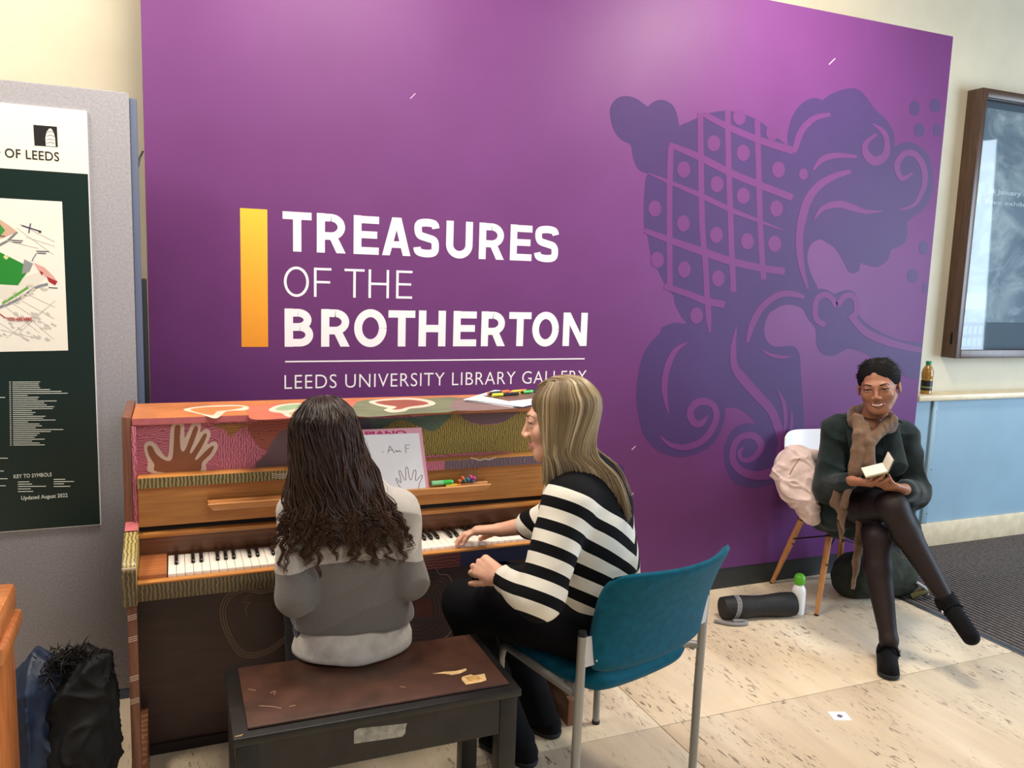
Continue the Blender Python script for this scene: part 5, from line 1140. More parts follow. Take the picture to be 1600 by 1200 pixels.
F3.cap(re_, rw, 0.040, 0.0265, 0.01, ((0, 0, 1), 0.85)); tipsR = hand_field(F3, rw, (-0.72, 0.55, -0.12), (-0.1, -0.15, -1), 0.98, (0.38, 0.30, 0.34, 0.42), (0.75, 0.55, 0.35))
F4 = Field((0.98, 1.95, 0.5), (1.36, 2.3, 1.06), 0.006); F4.chain([((1.21, 2.13, 0.56), 0.12), ((1.17, 2.11, 0.78), 0.115), ((1.12, 2.10, 0.96), 0.10)], 0.03, (WF, 0.7)); F4.cap(WN+np.array([0, 0, -0.07]), WN, 0.06, 0.05, 0.03)
soft_join('body', [F1, F2, F3, F4], S_W, wom, {'lip': lip_mask(gw, 1.0, 0.45)})
face_parts(gw, WR_, 1.0, wom, (70, 90, 110), (150, 116, 84), 0.4, (70, 52, 44), 0.5)
MB().tube(crom([lw+np.array([0.0, -0.012, 0.0])+0.030*(math.cos(q)*np.array([0.9, 0.43, 0])+0.85*math.sin(q)*np.array([0, 0, 1.0])) for q in np.linspace(0, 2*math.pi, 13)[:-1]], 3, True), 0.003, 6, closed=True).build('hair_tie', plain('brown_band', (96, 60, 50), 0.7), wom, smooth=True)
# sweater
def stripe_mat():
    t = NT('black_white_stripe_knit'); a = t.n('Attribute', attribute_name='s'); n_ = t.noise(t.mapping(), 420, 2)
    fr = t.n('Math', operation='FRACT'); t.l(a.outputs['Fac'], fr.inputs[0])
    lt = t.n('Math', operation='LESS_THAN'); t.l(fr.outputs[0], lt.inputs[0]); lt.inputs[1].default_value = 0.52
    gt = t.n('Math', operation='GREATER_THAN'); t.l(a.outputs['Fac'], gt.inputs[0]); gt.inputs[1].default_value = 0.0
    mu = t.n('Math', operation='MULTIPLY'); t.l(lt.outputs[0], mu.inputs[0]); t.l(gt.outputs[0], mu.inputs[1])
    t.color(t.mix(mu.outputs[0], (9, 9, 12), (232, 226, 212))); t.rough(0.9); t.b.inputs['Specular IOR Level'].default_value = 0.2; t.bump(n_, 0.3, 0.001); return t.m
WP = np.array([1.21, 2.13, 0.56])
F = Field((0.80, 1.82, 0.54), (1.44, 2.46, 1.10), 0.0045)
F.chain([((1.215, 2.13, 0.60), 0.168), ((1.185, 2.115, 0.74), 0.158), ((1.135, 2.10, 0.90), 0.168), ((1.115, 2.10, 0.96), 0.135)], 0.05, (WF, 0.74))
LS = np.array([1.110, 2.10, 0.972])+WL*0.145; RS = np.array([1.110, 2.10, 0.972])-WL*0.145
F.cap(LS, RS, 0.062, 0.062, 0.06); F.cap(WN+np.array([0, 0, -0.07]), WN+np.array([0, 0, -0.015]), 0.085, 0.058, 0.04)
F.chain([(LS, 0.072), (le+np.array([0.0, -0.005, 0.0]), 0.066), (le+(lw-le)*0.35, 0.056), (le+(lw-le)*0.78, 0.044)], 0.03); F.chain([(RS, 0.070), (re_, 0.060), (re_+(rw-re_)*0.40, 0.050)], 0.03)
F.cap(WN+np.array([0.005, 0, -0.04]), WN+np.array([-0.005, 0.0, 0.1]), 0.052, 0.056, 0.006, op='sub')
F.cap(le+(lw-le)*0.74, le+(lw-le)*1.1, 0.036, 0.036, 0.004, op='sub'); F.plane((0, 0, 0.578), (0, 0, -1), 0.012)
SPN = np.array([1.135, 2.10, 0])
SPB = SPN-WF*0.125
def stripes(V):
    z = V[:, 2]; d2 = V-SPB-(0.90-z)[:, None]*np.array([0.22, 0.05, 0]); l = d2@WL; b = d2@WF
    h = np.sqrt(l*l+0.55*np.maximum(b, 0)**2+1e-6)
    sa = (0.865-(z-0.78*h))/0.086; sb = (0.80-z)/0.066+2.0
    return np.where((z < 0.728) & (l < 0.12), sb, sa)
soft('sweater', F, stripe_mat(), wom, [(0.003, 24, 14, (0.6, 0.6, 1.3)), (0.0016, 60, 15, (1, 1, 1))], {'s': stripes})
F = Field((0.74, 1.92, 0.04), (1.45, 2.66, 0.68), 0.006)
F.ell((1.215, 2.135, 0.565), (0.175, 0.165, 0.085), 0.02); lk, rk = np.array([0.842, 2.345, 0.558]), np.array([1.00, 2.49, 0.555])
F.chain([((1.13, 2.05, 0.555), 0.098), ((0.98, 2.20, 0.565), 0.088), (lk, 0.070), ((0.93, 2.34, 0.30), 0.062), ((1.03, 2.315, 0.07), 0.056)], 0.03)
F.chain([((1.28, 2.19, 0.555), 0.098), ((1.14, 2.34, 0.565), 0.086), (rk, 0.070), ((1.09, 2.47, 0.30), 0.062), ((1.17, 2.435, 0.07), 0.056)], 0.03); F.plane((0, 0, 0.05), (0, 0, -1), 0.004)
soft('trousers', F, plain('black_navy_denim', (9, 9, 13), 0.9, spec=0.2), wom, [(0.003, 34, 3, (1, 1, 1))])
shoe('shoe', (1.065, 2.255), (0.955, 2.46), 0.040, M_SHB, wom, M_SOLE); shoe('shoe', (1.215, 2.385), (1.09, 2.585), 0.040, M_SHB, wom, M_SOLE)
# blonde hair
HM_W = hair_mat('blonde_hair', [(0.0, (72, 58, 40)), (0.35, (116, 96, 66)), (0.7, (156, 134, 98)), (1.0, (206, 188, 156))], (170, 148, 118))
gh = lambda x, y, z: WH+WR_@np.array([x, y, z])
F = Field(WH-np.array([0.2, 0.2, 0.22]), WH+np.array([0.2, 0.2, 0.16]), 0.004)
F.ell(gh(0, -0.014, 0.034), (0.080, 0.100, 0.090), 0.0, WR_); F.ell(gh(0, -0.04, -0.06), (0.062, 0.055, 0.085), 0.04, WR_); F.ell(gh(0, 0.105, -0.045), (0.066, 0.070, 0.098), 0.012, WR_, 'sub'); F.plane(gh(0, 0, -0.12), (0, 0, -1), 0.01)
soft('hair', F, plain('blonde_hair_base', (96, 76, 50), 0.6), wom, [(0.002, 70, 2, (1.6, 1.6, 0.2))])
def w_hair(locks, per, r0, seed):
    r = np.random.default_rng(seed); M = 28; t = np.linspace(0, 1, M); P = []; Rr = []; cl = []
    for i in range(locks):
        sd = -1 if r.random() < 0.74 else 1            # local x: right is +, so her left (camera side) is -
        q0 = r.random(); c0 = r.random(); lay = r.random(); zj = r.normal(0, 0.012); ww = r.normal(0, 0.006, 2)
        for j in range(per):
            q = np.clip(q0+r.normal(0, 0.03), 0, 1)    # 0 at the face, 1 at the nape
            az = math.radians(42+150*q)                # from forward towards back
            rx, ry, rz = 0.083+0.006*lay, 0.102+0.006*lay, 0.094+0.005*lay
            y0_ = 0.058-0.10*q+r.normal(0, 0.003); pts = [gh(sd*0.004, y0_, 0.034+(rz-0.002)*math.sqrt(max(0.05, 1-((y0_+0.014)/ry)**2)))]
            for ph in (58, 28, 0): p_ = math.radians(ph); pts.append(gh(sd*rx*math.sin(az)*math.cos(p_), -0.014+ry*math.cos(az)*math.cos(p_), 0.034+rz*math.sin(p_)))
            # falls: front locks end by the jaw and collar, back locks spread over the upper back
            e0 = gh(sd*0.070, 0.048, -0.172); e1 = np.array([1.205, 1.985, 0.918]) if sd < 0 else np.array([1.26, 2.07, 0.93])
            qq = np.clip(q*1.25-0.12, 0, 1); end = e0*(1-qq)+e1*qq+np.array([ww[0], ww[1], zj+0.018*math.sin(3*q0)])+r.normal(0, 0.003, 3)
            mid = gh(sd*(0.082+0.008*lay-0.02*qq), 0.050-0.125*qq, -0.078); mid = mid*0.75+(pts[-1]*0.5+end*0.5)*0.25+np.array([0.0, 0.0, 0.0])
            m2 = mid*0.5+end*0.5+np.array([0.010*qq, -0.016*qq, 0.012]) 
            pts += [mid, m2, end]
            c = crom(pts, 8); s_ = np.linspace(0, len(c)-1, M); c = np.array([np.interp(s_, np.arange(len(c)), c[:, k]) for k in range(3)]).T
            P.append(c); Rr.append(r0*r.uniform(0.6, 1.2)*(1-0.8*t**4)*np.minimum(1, 0.4+t*5)); cl.append(np.clip(0.75*c0+0.3*r.random()-0.03, 0, 1))
    return np.array(P), np.array(Rr), np.array(cl)
P, Rr, cl = w_hair(170, 7, 0.0026, 31); strands('hair_locks', P, Rr, HM_W, wom, 5, cl)
P, Rr, cl = w_hair(150, 3, 0.0010, 33); strands('hair_locks', P, Rr, HM_W, wom, 4, cl)
# ================================================================== white shell chair
wc = thing('shell_chair', (3.12, 3.07, 0), 'white shell armchair with pale wooden legs by the purple panel', 'chair')
SCc = np.array([3.12, 3.085]); SF = nrm_(np.array([-0.16, -0.987])); SL = np.array([SF[1]*-1, SF[0]])    # facing, its left
SL = np.array([-SF[1], SF[0]])
def sc_(a, b, z): q = SCc+SL*a+SF*b; return np.array([q[0], q[1], z])
def shell(u, v):
    # v 0 front lip .. 1 top of the back; u -1..1 across
    if v < 0.45:
        t = v/0.45; b = 0.22-0.40*t; z = 0.425-0.02*math.sin(t*math.pi)+0.012*(1-t); w_ = 0.215+0.02*t; lift = 0.02+0.16*t**1.5
    else:
        t = (v-0.45)/0.55; b = -0.18-0.05*t-0.03*math.sin(t*1.5); z = 0.425+0.415*t**1.1; w_ = 0.235-0.015*t*t; lift = 0.18*(1-t)**1.2
    e = abs(u)**3
    bb = b+(0.10*e if v >= 0.45 else 0.02*e)*(1-0.3*v)
    return sc_(w_*u*(1+0.06*e*(1-v)), bb, z+lift*e-(0.03*abs(u)**8 if v > 0.9 else 0))
nu, nv = 20, 26; V = []; Fs = []
G = [[shell(-1+2*i/nu, j/nv) for i in range(nu+1)] for j in range(nv+1)]
G = np.array(G); du = np.gradient(G, axis=1); dv = np.gradient(G, axis=0); Nn = np.cross(du, dv); Nn /= np.linalg.norm(Nn, axis=2)[..., None]
for s in (1, -1): V += [tuple(p) for p in (G+Nn*0.003*s).reshape(-1, 3)]
W_ = nu+1; NN = W_*(nv+1)
for j in range(nv):
    for i in range(nu):
        a = j*W_+i; Fs += [(a, a+1, a+W_+1, a+W_), (NN+a, NN+a+W_, NN+a+W_+1, NN+a+1)]
rim = [i for i in range(W_)]+[j*W_+nu for j in range(1, nv+1)]+[nv*W_+i for i in range(nu-1, -1, -1)]+[j*W_ for j in range(nv-1, 0, -1)]
for k in range(len(rim)): a, b = rim[k], rim[(k+1) % len(rim)]; Fs.append((a, b, b+NN, a+NN))
MB().add(V, Fs).build('shell', plain('white_plastic', (236, 238, 244), 0.3), wc, smooth=True)
M_BEE = wood('beech_wood', (172, 112, 60), (206, 146, 88), (20, 20, 2), 0.4)
for (a, b, fa, fb) in ((-0.13, 0.12, -0.215, 0.19), (0.13, 0.12, 0.215, 0.19), (-0.12, -0.13, -0.205, -0.235), (0.12, -0.13, 0.205, -0.235)):
    lg = MB().tube([sc_(fa, fb, 0.0), sc_((a+fa)/2, (b+fb)/2, 0.20), sc_(a, b, 0.395)], [0.011, 0.0155, 0.0165], 12).build('leg', M_BEE, wc, smooth=True)
    MB().tube([sc_(fa, fb, 0.0), sc_(fa*0.99+a*0.01, fb*0.99+b*0.01, 0.008)], 0.0118, 10).build('foot', M_BLKP, lg)
    MB().lathe([(0.005, 0), (0.005, 0.003)], sc_(fa*0.38+a*0.62, fb*0.38+b*0.62+0.016, 0.245), 8, (SF[0], SF[1], 0)).build('bolt', M_BLKP, lg)
for (p, q) in (((-0.15, 0.14, 0.30), (0.14, -0.13, 0.385)), ((0.15, 0.14, 0.30), (-0.14, -0.13, 0.385)), ((-0.15, 0.14, 0.385), (-0.15, -0.16, 0.27)), ((0.15, 0.14, 0.385), (0.15, -0.16, 0.27)), ((-0.15, 0.14, 0.385), (0.15, 0.14, 0.385)), ((-0.14, -0.14, 0.385), (0.14, -0.14, 0.385)), ((-0.15, 0.14, 0.385), (0.15, 0.14, 0.30))):
    MB().tube([sc_(*p), sc_(*q)], 0.004, 8).build('wire_brace', plain('dark_wire', (40, 40, 44), 0.4, 0.7), wc, smooth=True)

# ================================================================== seated woman by the panel
rwm = thing('person', (3.02, 2.85, 0.0), 'smiling person in a dark coat and brown scarf sitting with a notebook', 'person')
S_R = skin_mat('brown_skin', (164, 112, 86), (140, 74, 66))
RF = nrm_(np.array([-0.45, -0.89, 0])); RL = np.array([-RF[1], RF[0], 0.0])      # facing, her left
def dpt(px, py, d): return CAM+ray(px, py)*d
RH = dpt(1373, 604, 3.66); RHR = frame((-0.80, -0.60, -0.05), (-0.12, 0.10, 1))
RN = np.array([2.965, 2.785, 0.975])
F1 = Field(RH-0.15, RH+0.15, 0.0022); gr = head_field(F1, RH, RHR, 0.98, 1.0, RN, wx=1.15); F1.plane(RN+np.array([0, 0, -0.02]), (0, 0, -1))
rh_w = dpt(1331, 751, 3.58); lh_w = dpt(1412, 764, 3.53); nb = dpt(1374, 746, 3.47)
F2 = Field(np.minimum(rh_w, nb)-0.09, np.maximum(rh_w, nb)+0.09, 0.0022); rel = np.array([2.795, 2.85, 0.665]); lel = np.array([3.185, 2.69, 0.655])
F2.cap(rel, rh_w, 0.036, 0.024, 0.01); hand_field(F2, rh_w, nb+np.array([0, 0, -0.030])-rh_w, (0.25, 0.40, 0.88), 0.95, (0.22, 0.25, 0.30, 0.38), (0.85, 0.50, 0.08), left=False)
F3 = Field(np.minimum(lh_w, nb)-0.09, np.maximum(lh_w, nb)+0.09, 0.0022); F3.cap(lel, lh_w, 0.036, 0.024, 0.01); hand_field(F3, lh_w, nb+np.array([0, 0, -0.030])-lh_w, (-0.1, 0.40, 0.88), 0.95, (0.22, 0.25, 0.30, 0.38), (0.85, 0.50, 0.08), left=True)
F4 = Field((2.75, 2.65, 0.5), (3.3, 3.15, 1.05), 0.006); F4.chain([((3.07, 2.95, 0.55), 0.12), ((3.03, 2.88, 0.78), 0.115), ((2.985, 2.82, 0.92), 0.10)], 0.03, (RF, 0.7)); F4.cap(RN+np.array([0, 0, -0.05]), RN+np.array([0, 0, 0.02]), 0.06, 0.05, 0.03)
soft_join('body', [F1, F2, F3, F4], S_R, rwm, {'lip': lip_mask(gr, 0.98, 1.0)})
face_parts(gr, RHR, 0.98, rwm, (34, 22, 18), (34, 24, 20), 1.0, (20, 14, 12), 0.55)
MB().tube(crom([gr(-0.019, 0.0915, -0.0665), gr(-0.010, 0.0955, -0.0700), gr(0, 0.0970, -0.0710), gr(0.010, 0.0955, -0.0700), gr(0.019, 0.0915, -0.0665)], 4), np.array([0.0008]+[0.0024]*15+[0.0008])*0.98, 8).build('teeth', plain('tooth_white', (236, 228, 216), 0.3), rwm, smooth=True)
gh2 = lambda x, y, z: RH+RHR@np.array([x*1.16, y, z])*0.98
F = Field(RH-0.16, RH+0.17, 0.0035); F.ell(gh2(0, -0.018, 0.038), np.array([0.092, 0.096, 0.092])*0.98, 0, RHR); F.ell(gh2(0, -0.085, 0.0), np.array([0.05, 0.04, 0.05]), 0.02, RHR); F.ell(gh2(0, 0.108, -0.026), np.array([0.075, 0.078, 0.092])*0.98, 0.008, RHR, 'sub'); F.plane(gh2(0, 0, -0.045), tuple(-RHR[:, 2]), 0.01)
F.ell(gh2(0.075, 0.02, -0.05), (0.03, 0.04, 0.06), 0.01, RHR, 'sub'); F.ell(gh2(-0.075, 0.02, -0.05), (0.03, 0.04, 0.06), 0.01, RHR, 'sub')
HM_R = hair_mat('black_hair', [(0.0, (12, 10, 11)), (0.7, (20, 17, 17)), (1.0, (34, 28, 27))], None, 0.6)
soft('hair', F, plain('black_hair_base', (14, 12, 13), 0.85, spec=0.2), rwm, [(0.0015, 110, 2, (1.2, 1.2, 0.6))])
r = np.random.default_rng(5); P = []; Rr = []
for i in range(900):
    az = r.uniform(-2.6, 2.6); ph = r.uniform(0.05, 1.4)
    if abs(az) < 0.9 and ph < 0.75: continue
    def pe(az, ph, e): return gh2((0.078+e)*math.sin(az)*math.cos(ph), -0.018+(0.094+e)*math.cos(az)*math.cos(ph), 0.038+(0.088+e)*math.sin(ph))
    az2 = az+np.sign(az)*r.uniform(0.35, 0.8); ln = r.uniform(0.0, 0.010)*(1.8 if r.random() < 0.2 else 1)
    pts = [pe(az, ph, 0.001), pe(az*0.6+az2*0.4, ph*0.97, 0.003), pe(az2, ph*0.9, 0.003+ln*0.5), pe(az2+np.sign(az)*0.1, ph*0.82, 0.004+ln)]
    c = crom(pts, 3); P.append(c); Rr.append(np.linspace(0.0014, 0.0004, len(c)))
strands('hair_wisps', np.array(P), np.array(Rr), HM_R, rwm, 4)
# coat
M_COAT = plain('dark_green_wool', (22, 34, 34), 0.9, var=0.15, vscale=30, bump=0.3, bscale=600, sheen=0.15, spec=0.25)
F = Field((2.66, 2.42, 0.36), (3.40, 3.22, 1.04), 0.005)
F.chain([((3.08, 2.96, 0.50), 0.195), ((3.07, 2.945, 0.60), 0.175), ((3.035, 2.89, 0.76), 0.165), ((3.005, 2.845, 0.89), 0.155)], 0.05, (RF, 0.78))
RSr = np.array([2.865, 2.895, 0.925]); RSl = np.array([3.150, 2.765, 0.912])
F.cap(RSr, RSl, 0.062, 0.062, 0.06); F.cap(RN+np.array([0.01, 0.02, -0.05]), RN+np.array([0, 0.01, 0.015]), 0.085, 0.062, 0.04)
F.chain([(RSr, 0.068), (rel, 0.062), (rel+(rh_w-rel)*0.8, 0.046)], 0.03); F.chain([(RSl, 0.068), (lel, 0.062), (lel+(lh_w-lel)*0.8, 0.046)], 0.03)
hipR, hipL = np.array([2.975, 2.985, 0.52]), np.array([3.165, 2.90, 0.52])
F.cap(hipR, hipR+RF*0.10+np.array([-0.03, 0, 0.02]), 0.115, 0.10, 0.04); F.cap(hipL, hipL+RF*0.22+np.array([0.03, 0.0, -0.02]), 0.125, 0.10, 0.05)
F.cap(hipR+np.array([-0.05, 0, -0.02]), hipR+np.array([-0.06, -0.09, -0.07]), 0.06, 0.05, 0.03, ((1, 0, 0), 0.5)); F.cap(hipL+np.array([0.07, -0.05, -0.02]), hipL+RF*0.16+np.array([0.08, 0, -0.08]), 0.06, 0.05, 0.03, (RL, 0.5))
F.cap(RN+np.array([0, 0, -0.02]), RN+np.array([-0.01, -0.01, 0.1]), 0.050, 0.056, 0.006, op='sub'); F.plane((0, 0, 0.40), (0, 0, -1), 0.01)
coat = soft('coat', F, M_COAT, rwm, [(0.004, 18, 24, (0.7, 0.7, 1.2)), (0.0045, 20, 26, (0.6, 0.6, 1.4), 'ridge'), (0.0015, 55, 25, (1, 1, 1))])
for (S_, q) in ((RSr, -1), (RSl, 1)):
    nA = nrm_(S_-RN); F = Field(S_-0.10, S_+0.10, 0.003); F.cap(S_+np.array([0, 0, 0.064])-nA*0.05, S_+np.array([0, 0, 0.050])+nA*0.025, 0.022, 0.022, 0.01, ((0, 0, 1), 0.28)); soft('epaulette', F, M_COAT, coat)
    MB().lathe([(0.006, 0), (0.006, 0.004), (0.003, 0.005)], S_+np.array([0, 0, 0.072])-nA*0.055, 10).build('button', plain('silver_button', (170, 172, 176), 0.3, 0.9), coat)
F = Field((2.82, 2.55, 0.72), (3.2, 2.95, 1.02), 0.004); lap = RN+RF*0.10
F.cap(RN+RL*0.085+RF*0.02+np.array([0, 0, -0.02]), RN+RL*0.075+RF*0.125+np.array([0, 0, -0.155]), 0.035, 0.055, 0.02, (RF, 0.28)); F.cap(RN-RL*0.085+RF*0.02+np.array([0, 0, -0.02]), RN-RL*0.07+RF*0.12+np.array([0, 0, -0.14]), 0.035, 0.045, 0.02, (RF, 0.28))
soft('lapel', F, M_COAT, coat, [(0.0015, 50, 8, (1, 1, 1))])
# scarf
M_SCF = plain('brown_scarf', (108, 80, 60), 0.9, var=0.15, vscale=25, bump=0.4, bscale=220, sheen=0.3)
F = Field((2.70, 2.48, 0.60), (3.16, 3.0, 1.10), 0.0035)
ang = np.linspace(0.9, 2*math.pi-0.9, 13); ringp = [RN+np.array([0, 0, 0.020])+RF*0.004+(RF*0.066*math.cos(q)+RL*0.082*math.sin(q))+np.array([0, 0, -0.035*math.cos(q)]) for q in ang]
for a, b in zip(ringp[:-1], ringp[1:]): F.cap(a, b, 0.029, 0.029, 0.012)
F.chain([(ringp[-1], 0.030), (dpt(1339, 655, 3.64), 0.027), (dpt(1341, 680, 3.60), 0.025), (dpt(1340, 705, 3.585), 0.032), (dpt(1336, 738, 3.58), 0.032)], 0.012, (RF, 0.55))
F.chain([(ringp[0], 0.030), (dpt(1392, 658, 3.63), 0.028), (dpt(1374, 676, 3.60), 0.026), (dpt(1360, 694, 3.575), 0.025), (dpt(1360, 725, 3.565), 0.025), (dpt(1362, 748, 3.56), 0.020)], 0.008, (RF, 0.55))
F.chain([(dpt(1352, 665, 3.625), 0.02), (dpt(1352, 690, 3.59), 0.022)], 0.02)
soft('scarf', F, M_SCF, rwm, [(0.003, 55, 6, (1.3, 1.3, 0.35)), (0.0025, 70, 7, (1.3, 1.3, 0.3), 'ridge')])
F = Field((2.70, 2.45, 0.12), (3.10, 3.0, 0.74), 0.004)
F.chain([(dpt(1312, 768, 3.66), 0.028), (dpt(1306, 785, 3.66), 0.026), (dpt(1316, 800, 3.63), 0.018), (dpt(1311, 830, 3.60), 0.020), (dpt(1306, 862, 3.60), 0.012)], 0.012, (RF, 0.5)); F.chain([(dpt(1325, 765, 3.60), 0.016), (dpt(1318, 790, 3.60), 0.016)], 0.01)
F.chain([(dpt(1345, 815, 3.72), 0.022), (dpt(1342, 850, 3.72), 0.022), (dpt(1338, 880, 3.72), 0.018), (dpt(1333, 918, 3.70), 0.008)], 0.012, (RF, 0.5))
soft('scarf_end', F, M_SCF, rwm, [(0.004, 60, 9, (1.3, 1.3, 0.4))])
# legs in dark tights
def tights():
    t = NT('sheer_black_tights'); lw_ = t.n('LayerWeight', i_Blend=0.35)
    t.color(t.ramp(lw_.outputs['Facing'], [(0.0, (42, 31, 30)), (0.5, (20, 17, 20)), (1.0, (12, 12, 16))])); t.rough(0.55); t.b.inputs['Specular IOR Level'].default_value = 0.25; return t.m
kR = dpt(1395, 792, 3.53); aR = dpt(1475, 932, 3.45); kL = np.array([2.865, 2.60, 0.50]); aL = at_z(1389, 1000, 0.10)
F = Field((2.62, 2.16, 0.04), (3.30, 3.10, 0.78), 0.0045)
F.chain([(hipR+np.array([0.03, -0.02, 0.035]), 0.095), (hipR*0.5+kR*0.5+np.array([0, 0, 0.012]), 0.084), (kR, 0.062), (kR*0.68+aR*0.32+np.array([0.004, 0.016, 0]), 0.058), (aR, 0.034)], 0.02)
F.chain([(hipL+np.array([0, -0.02, 0.02]), 0.095), (hipL*0.5+kL*0.5, 0.082), (kL, 0.060), (kL*0.68+aL*0.32+np.array([0.0, 0.018, 0]), 0.058), (aL, 0.035), (aL+np.array([0, 0, -0.04]), 0.034)], 0.02)
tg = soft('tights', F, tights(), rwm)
# skirt hem under the coat
F = Field((2.74, 2.55, 0.36), (3.36, 3.14, 0.72), 0.005); F.chain([(hipR+np.array([0.02, -0.02, 0.03]), 0.108), (hipR+(kR-hipR)*0.30, 0.098)], 0.02); F.chain([(hipL+np.array([0, -0.02, 0.02]), 0.108), (hipL+(kL-hipL)*0.34, 0.098)], 0.02); soft('skirt', F, plain('black_skirt', (20, 20, 22), 0.85, spec=0.2), rwm, [(0.002, 40, 3, (1, 1, 1))])
# shoes: standing one on the floor, hanging one off the crossed leg
tp = at_z(1391, 1052, 0.02); hp = at_z(1386, 1003, 0.02); dr = nrm_(np.array([tp[0]-hp[0], tp[1]-hp[1], 0])); he = np.array([aL[0], aL[1], 0])-dr*0.060; to = he+dr*0.245
sh = shoe('shoe', he, to, 0.041, M_SHB, rwm, M_SOLE, 0.07)
bk_ = he+dr*0.10+np.array([0, 0, 0.083]); sd_ = np.array([-dr[1], dr[0], 0])
MB().tube(crom([bk_+sd_*0.043+np.array([0, 0, -0.03]), bk_+sd_*0.028+np.array([0, 0, 0.0]), bk_+np.array([0, 0, 0.008]), bk_-sd_*0.028, bk_-sd_*0.043+np.array([0, 0, -0.03])], 4), 0.006, 8).build('strap', M_SHB, sh, smooth=True)
MB().box(-0.006, 0.006, -0.003, 0.003, -0.010, 0.010, np.column_stack([dr, sd_, [0, 0, 1]]), bk_+sd_*0.044+np.array([0, 0, -0.012])).build('buckle', plain('silver_button', (170, 172, 176)), sh, 0.001)
fd = nrm_(dpt(1513, 985, 3.30)-aR); hb = aR-nrm_(aR-kR)*0.0
F = Field(np.minimum(aR, aR+fd*0.24)-0.09, np.maximum(aR, aR+fd*0.24)+0.09, 0.0035); dn = nrm_(aR-kR); a0 = aR+dn*0.045-fd*0.02; a1 = a0+fd*0.165+dn*0.008; upn = nrm_(np.cross(np.cross(fd, dn), fd))
F.cap(a0, a1, 0.038, 0.034, 0.02); F.cap(aR+dn*0.01, a0, 0.040, 0.040, 0.03); F.plane(a0+upn*0.026, upn, 0.004); F.plane(aR-dn*0.005, -dn, 0.004)
s2 = soft('shoe', F, M_SHB, rwm)
F = Field(np.minimum(aR, aR+fd*0.24)-0.09, np.maximum(aR, aR+fd*0.24)+0.09, 0.0035); F.cap(a0, a1, 0.041, 0.038, 0.02); F.plane(a0+upn*0.036, upn, 0.002); F.plane(a0+upn*0.020, -upn, 0.002); soft('sole', F, M_SOLE, s2)
sx = nrm_(np.cross(fd, upn)); c_ = a0+fd*0.045-upn*0.030
MB().tube(crom([c_+sx*0.040+upn*0.03, c_+sx*0.028, c_-upn*0.008, c_-sx*0.028, c_-sx*0.040+upn*0.03], 4), 0.006, 8).build('strap', M_SHB, s2, smooth=True)
MB().box(-0.006, 0.006, -0.003, 0.003, -0.010, 0.010, np.column_stack([fd, sx, upn]), c_-sx*0.041+upn*0.012).build('buckle', plain('silver_button', (170, 172, 176)), s2, 0.001)
# notebook held in her hands
nbk = thing('notebook', tuple(nb), 'small open cream notebook held by the person in the dark coat', 'notebook')
ex_ = nrm_(dpt(1398, 741, 3.44)-dpt(1352, 752, 3.47)); n0 = nrm_(np.array([-0.22, -0.18, 0.96])); ey_ = nrm_(np.cross(n0, ex_)); n0 = np.cross(ex_, ey_); RB = np.column_stack([ex_, ey_, n0]); cb = dpt(1372, 736, 3.485)+np.array([0, 0, 0.005])
MB().box(-0.062, 0.030, -0.040, 0.040, -0.004, 0.000, RB, cb).build('cover', plain('olive_cover', (150, 136, 84), 0.6), nbk, 0.001); MB().box(-0.060, 0.028, -0.038, 0.038, 0.000, 0.007, RB, cb).build('pages', plain('cream_pages', (232, 226, 206), 0.6), nbk, 0.001)
ca, sa_ = math.cos(1.0), math.sin(1.0); RB2 = RB@np.array([[ca, 0, -sa_], [0, 1, 0], [sa_, 0, ca]])
MB().box(0.0, 0.062, -0.040, 0.040, -0.004, 0.000, RB2, cb+ex_*0.030).build('cover', plain('dark_cover', (84, 80, 84), 0.5), nbk, 0.001); MB().box(0.0, 0.060, -0.038, 0.038, 0.000, 0.004, RB2, cb+ex_*0.030).build('pages', plain('cream_pages', (232, 226, 206)), nbk, 0.001)

# ================================================================== pale pink jacket hung over the chair arm
pj = thing('puffer_jacket', (2.86, 2.98, 0.44), 'crumpled pale pink jacket hanging on the white chair arm', 'jacket')
F = Field((2.62, 2.78, 0.36), (3.06, 3.30, 0.84), 0.0045)
pc = lambda x_, y_, d_: dpt(x_, y_, d_)
F.cap(pc(1246, 722, 3.92), pc(1250, 760, 3.90), 0.075, 0.085, 0.04); F.cap(pc(1222, 735, 3.92), pc(1235, 770, 3.90), 0.045, 0.06, 0.04); F.cap(pc(1262, 740, 3.90), pc(1262, 790, 3.86), 0.06, 0.06, 0.04); F.cap(pc(1248, 775, 3.88), pc(1268, 808, 3.86), 0.06, 0.045, 0.04); F.ell(pc(1228, 722, 3.95), (0.05, 0.05, 0.05), 0.03)
F.cap(pc(1240, 708, 3.98), pc(1270, 712, 3.98), 0.03, 0.03, 0.03); F.chain([(pc(1214, 740, 3.92), 0.03), (pc(1236, 712, 3.94), 0.035), (pc(1228, 760, 3.88), 0.04)], 0.02)
jk = soft('shell_fabric', F, plain('pale_pink_nylon', (206, 182, 174), 0.55, var=0.06, vscale=20, sheen=0.2), pj, [(0.014, 11, 41, (0.8, 0.8, 1.3)), (0.006, 18, 45, (0.7, 0.7, 1.4), 'ridge'), (0.0045, 44, 43, (0.6, 0.6, 1.5), 'ridge')])
MB().tube(crom([pc(1250, 716, 3.80), pc(1240, 730, 3.79), pc(1234, 742, 3.80)], 4), 0.0022, 6).build('zip', plain('mauve_zip', (132, 96, 104), 0.4), pj, smooth=True)

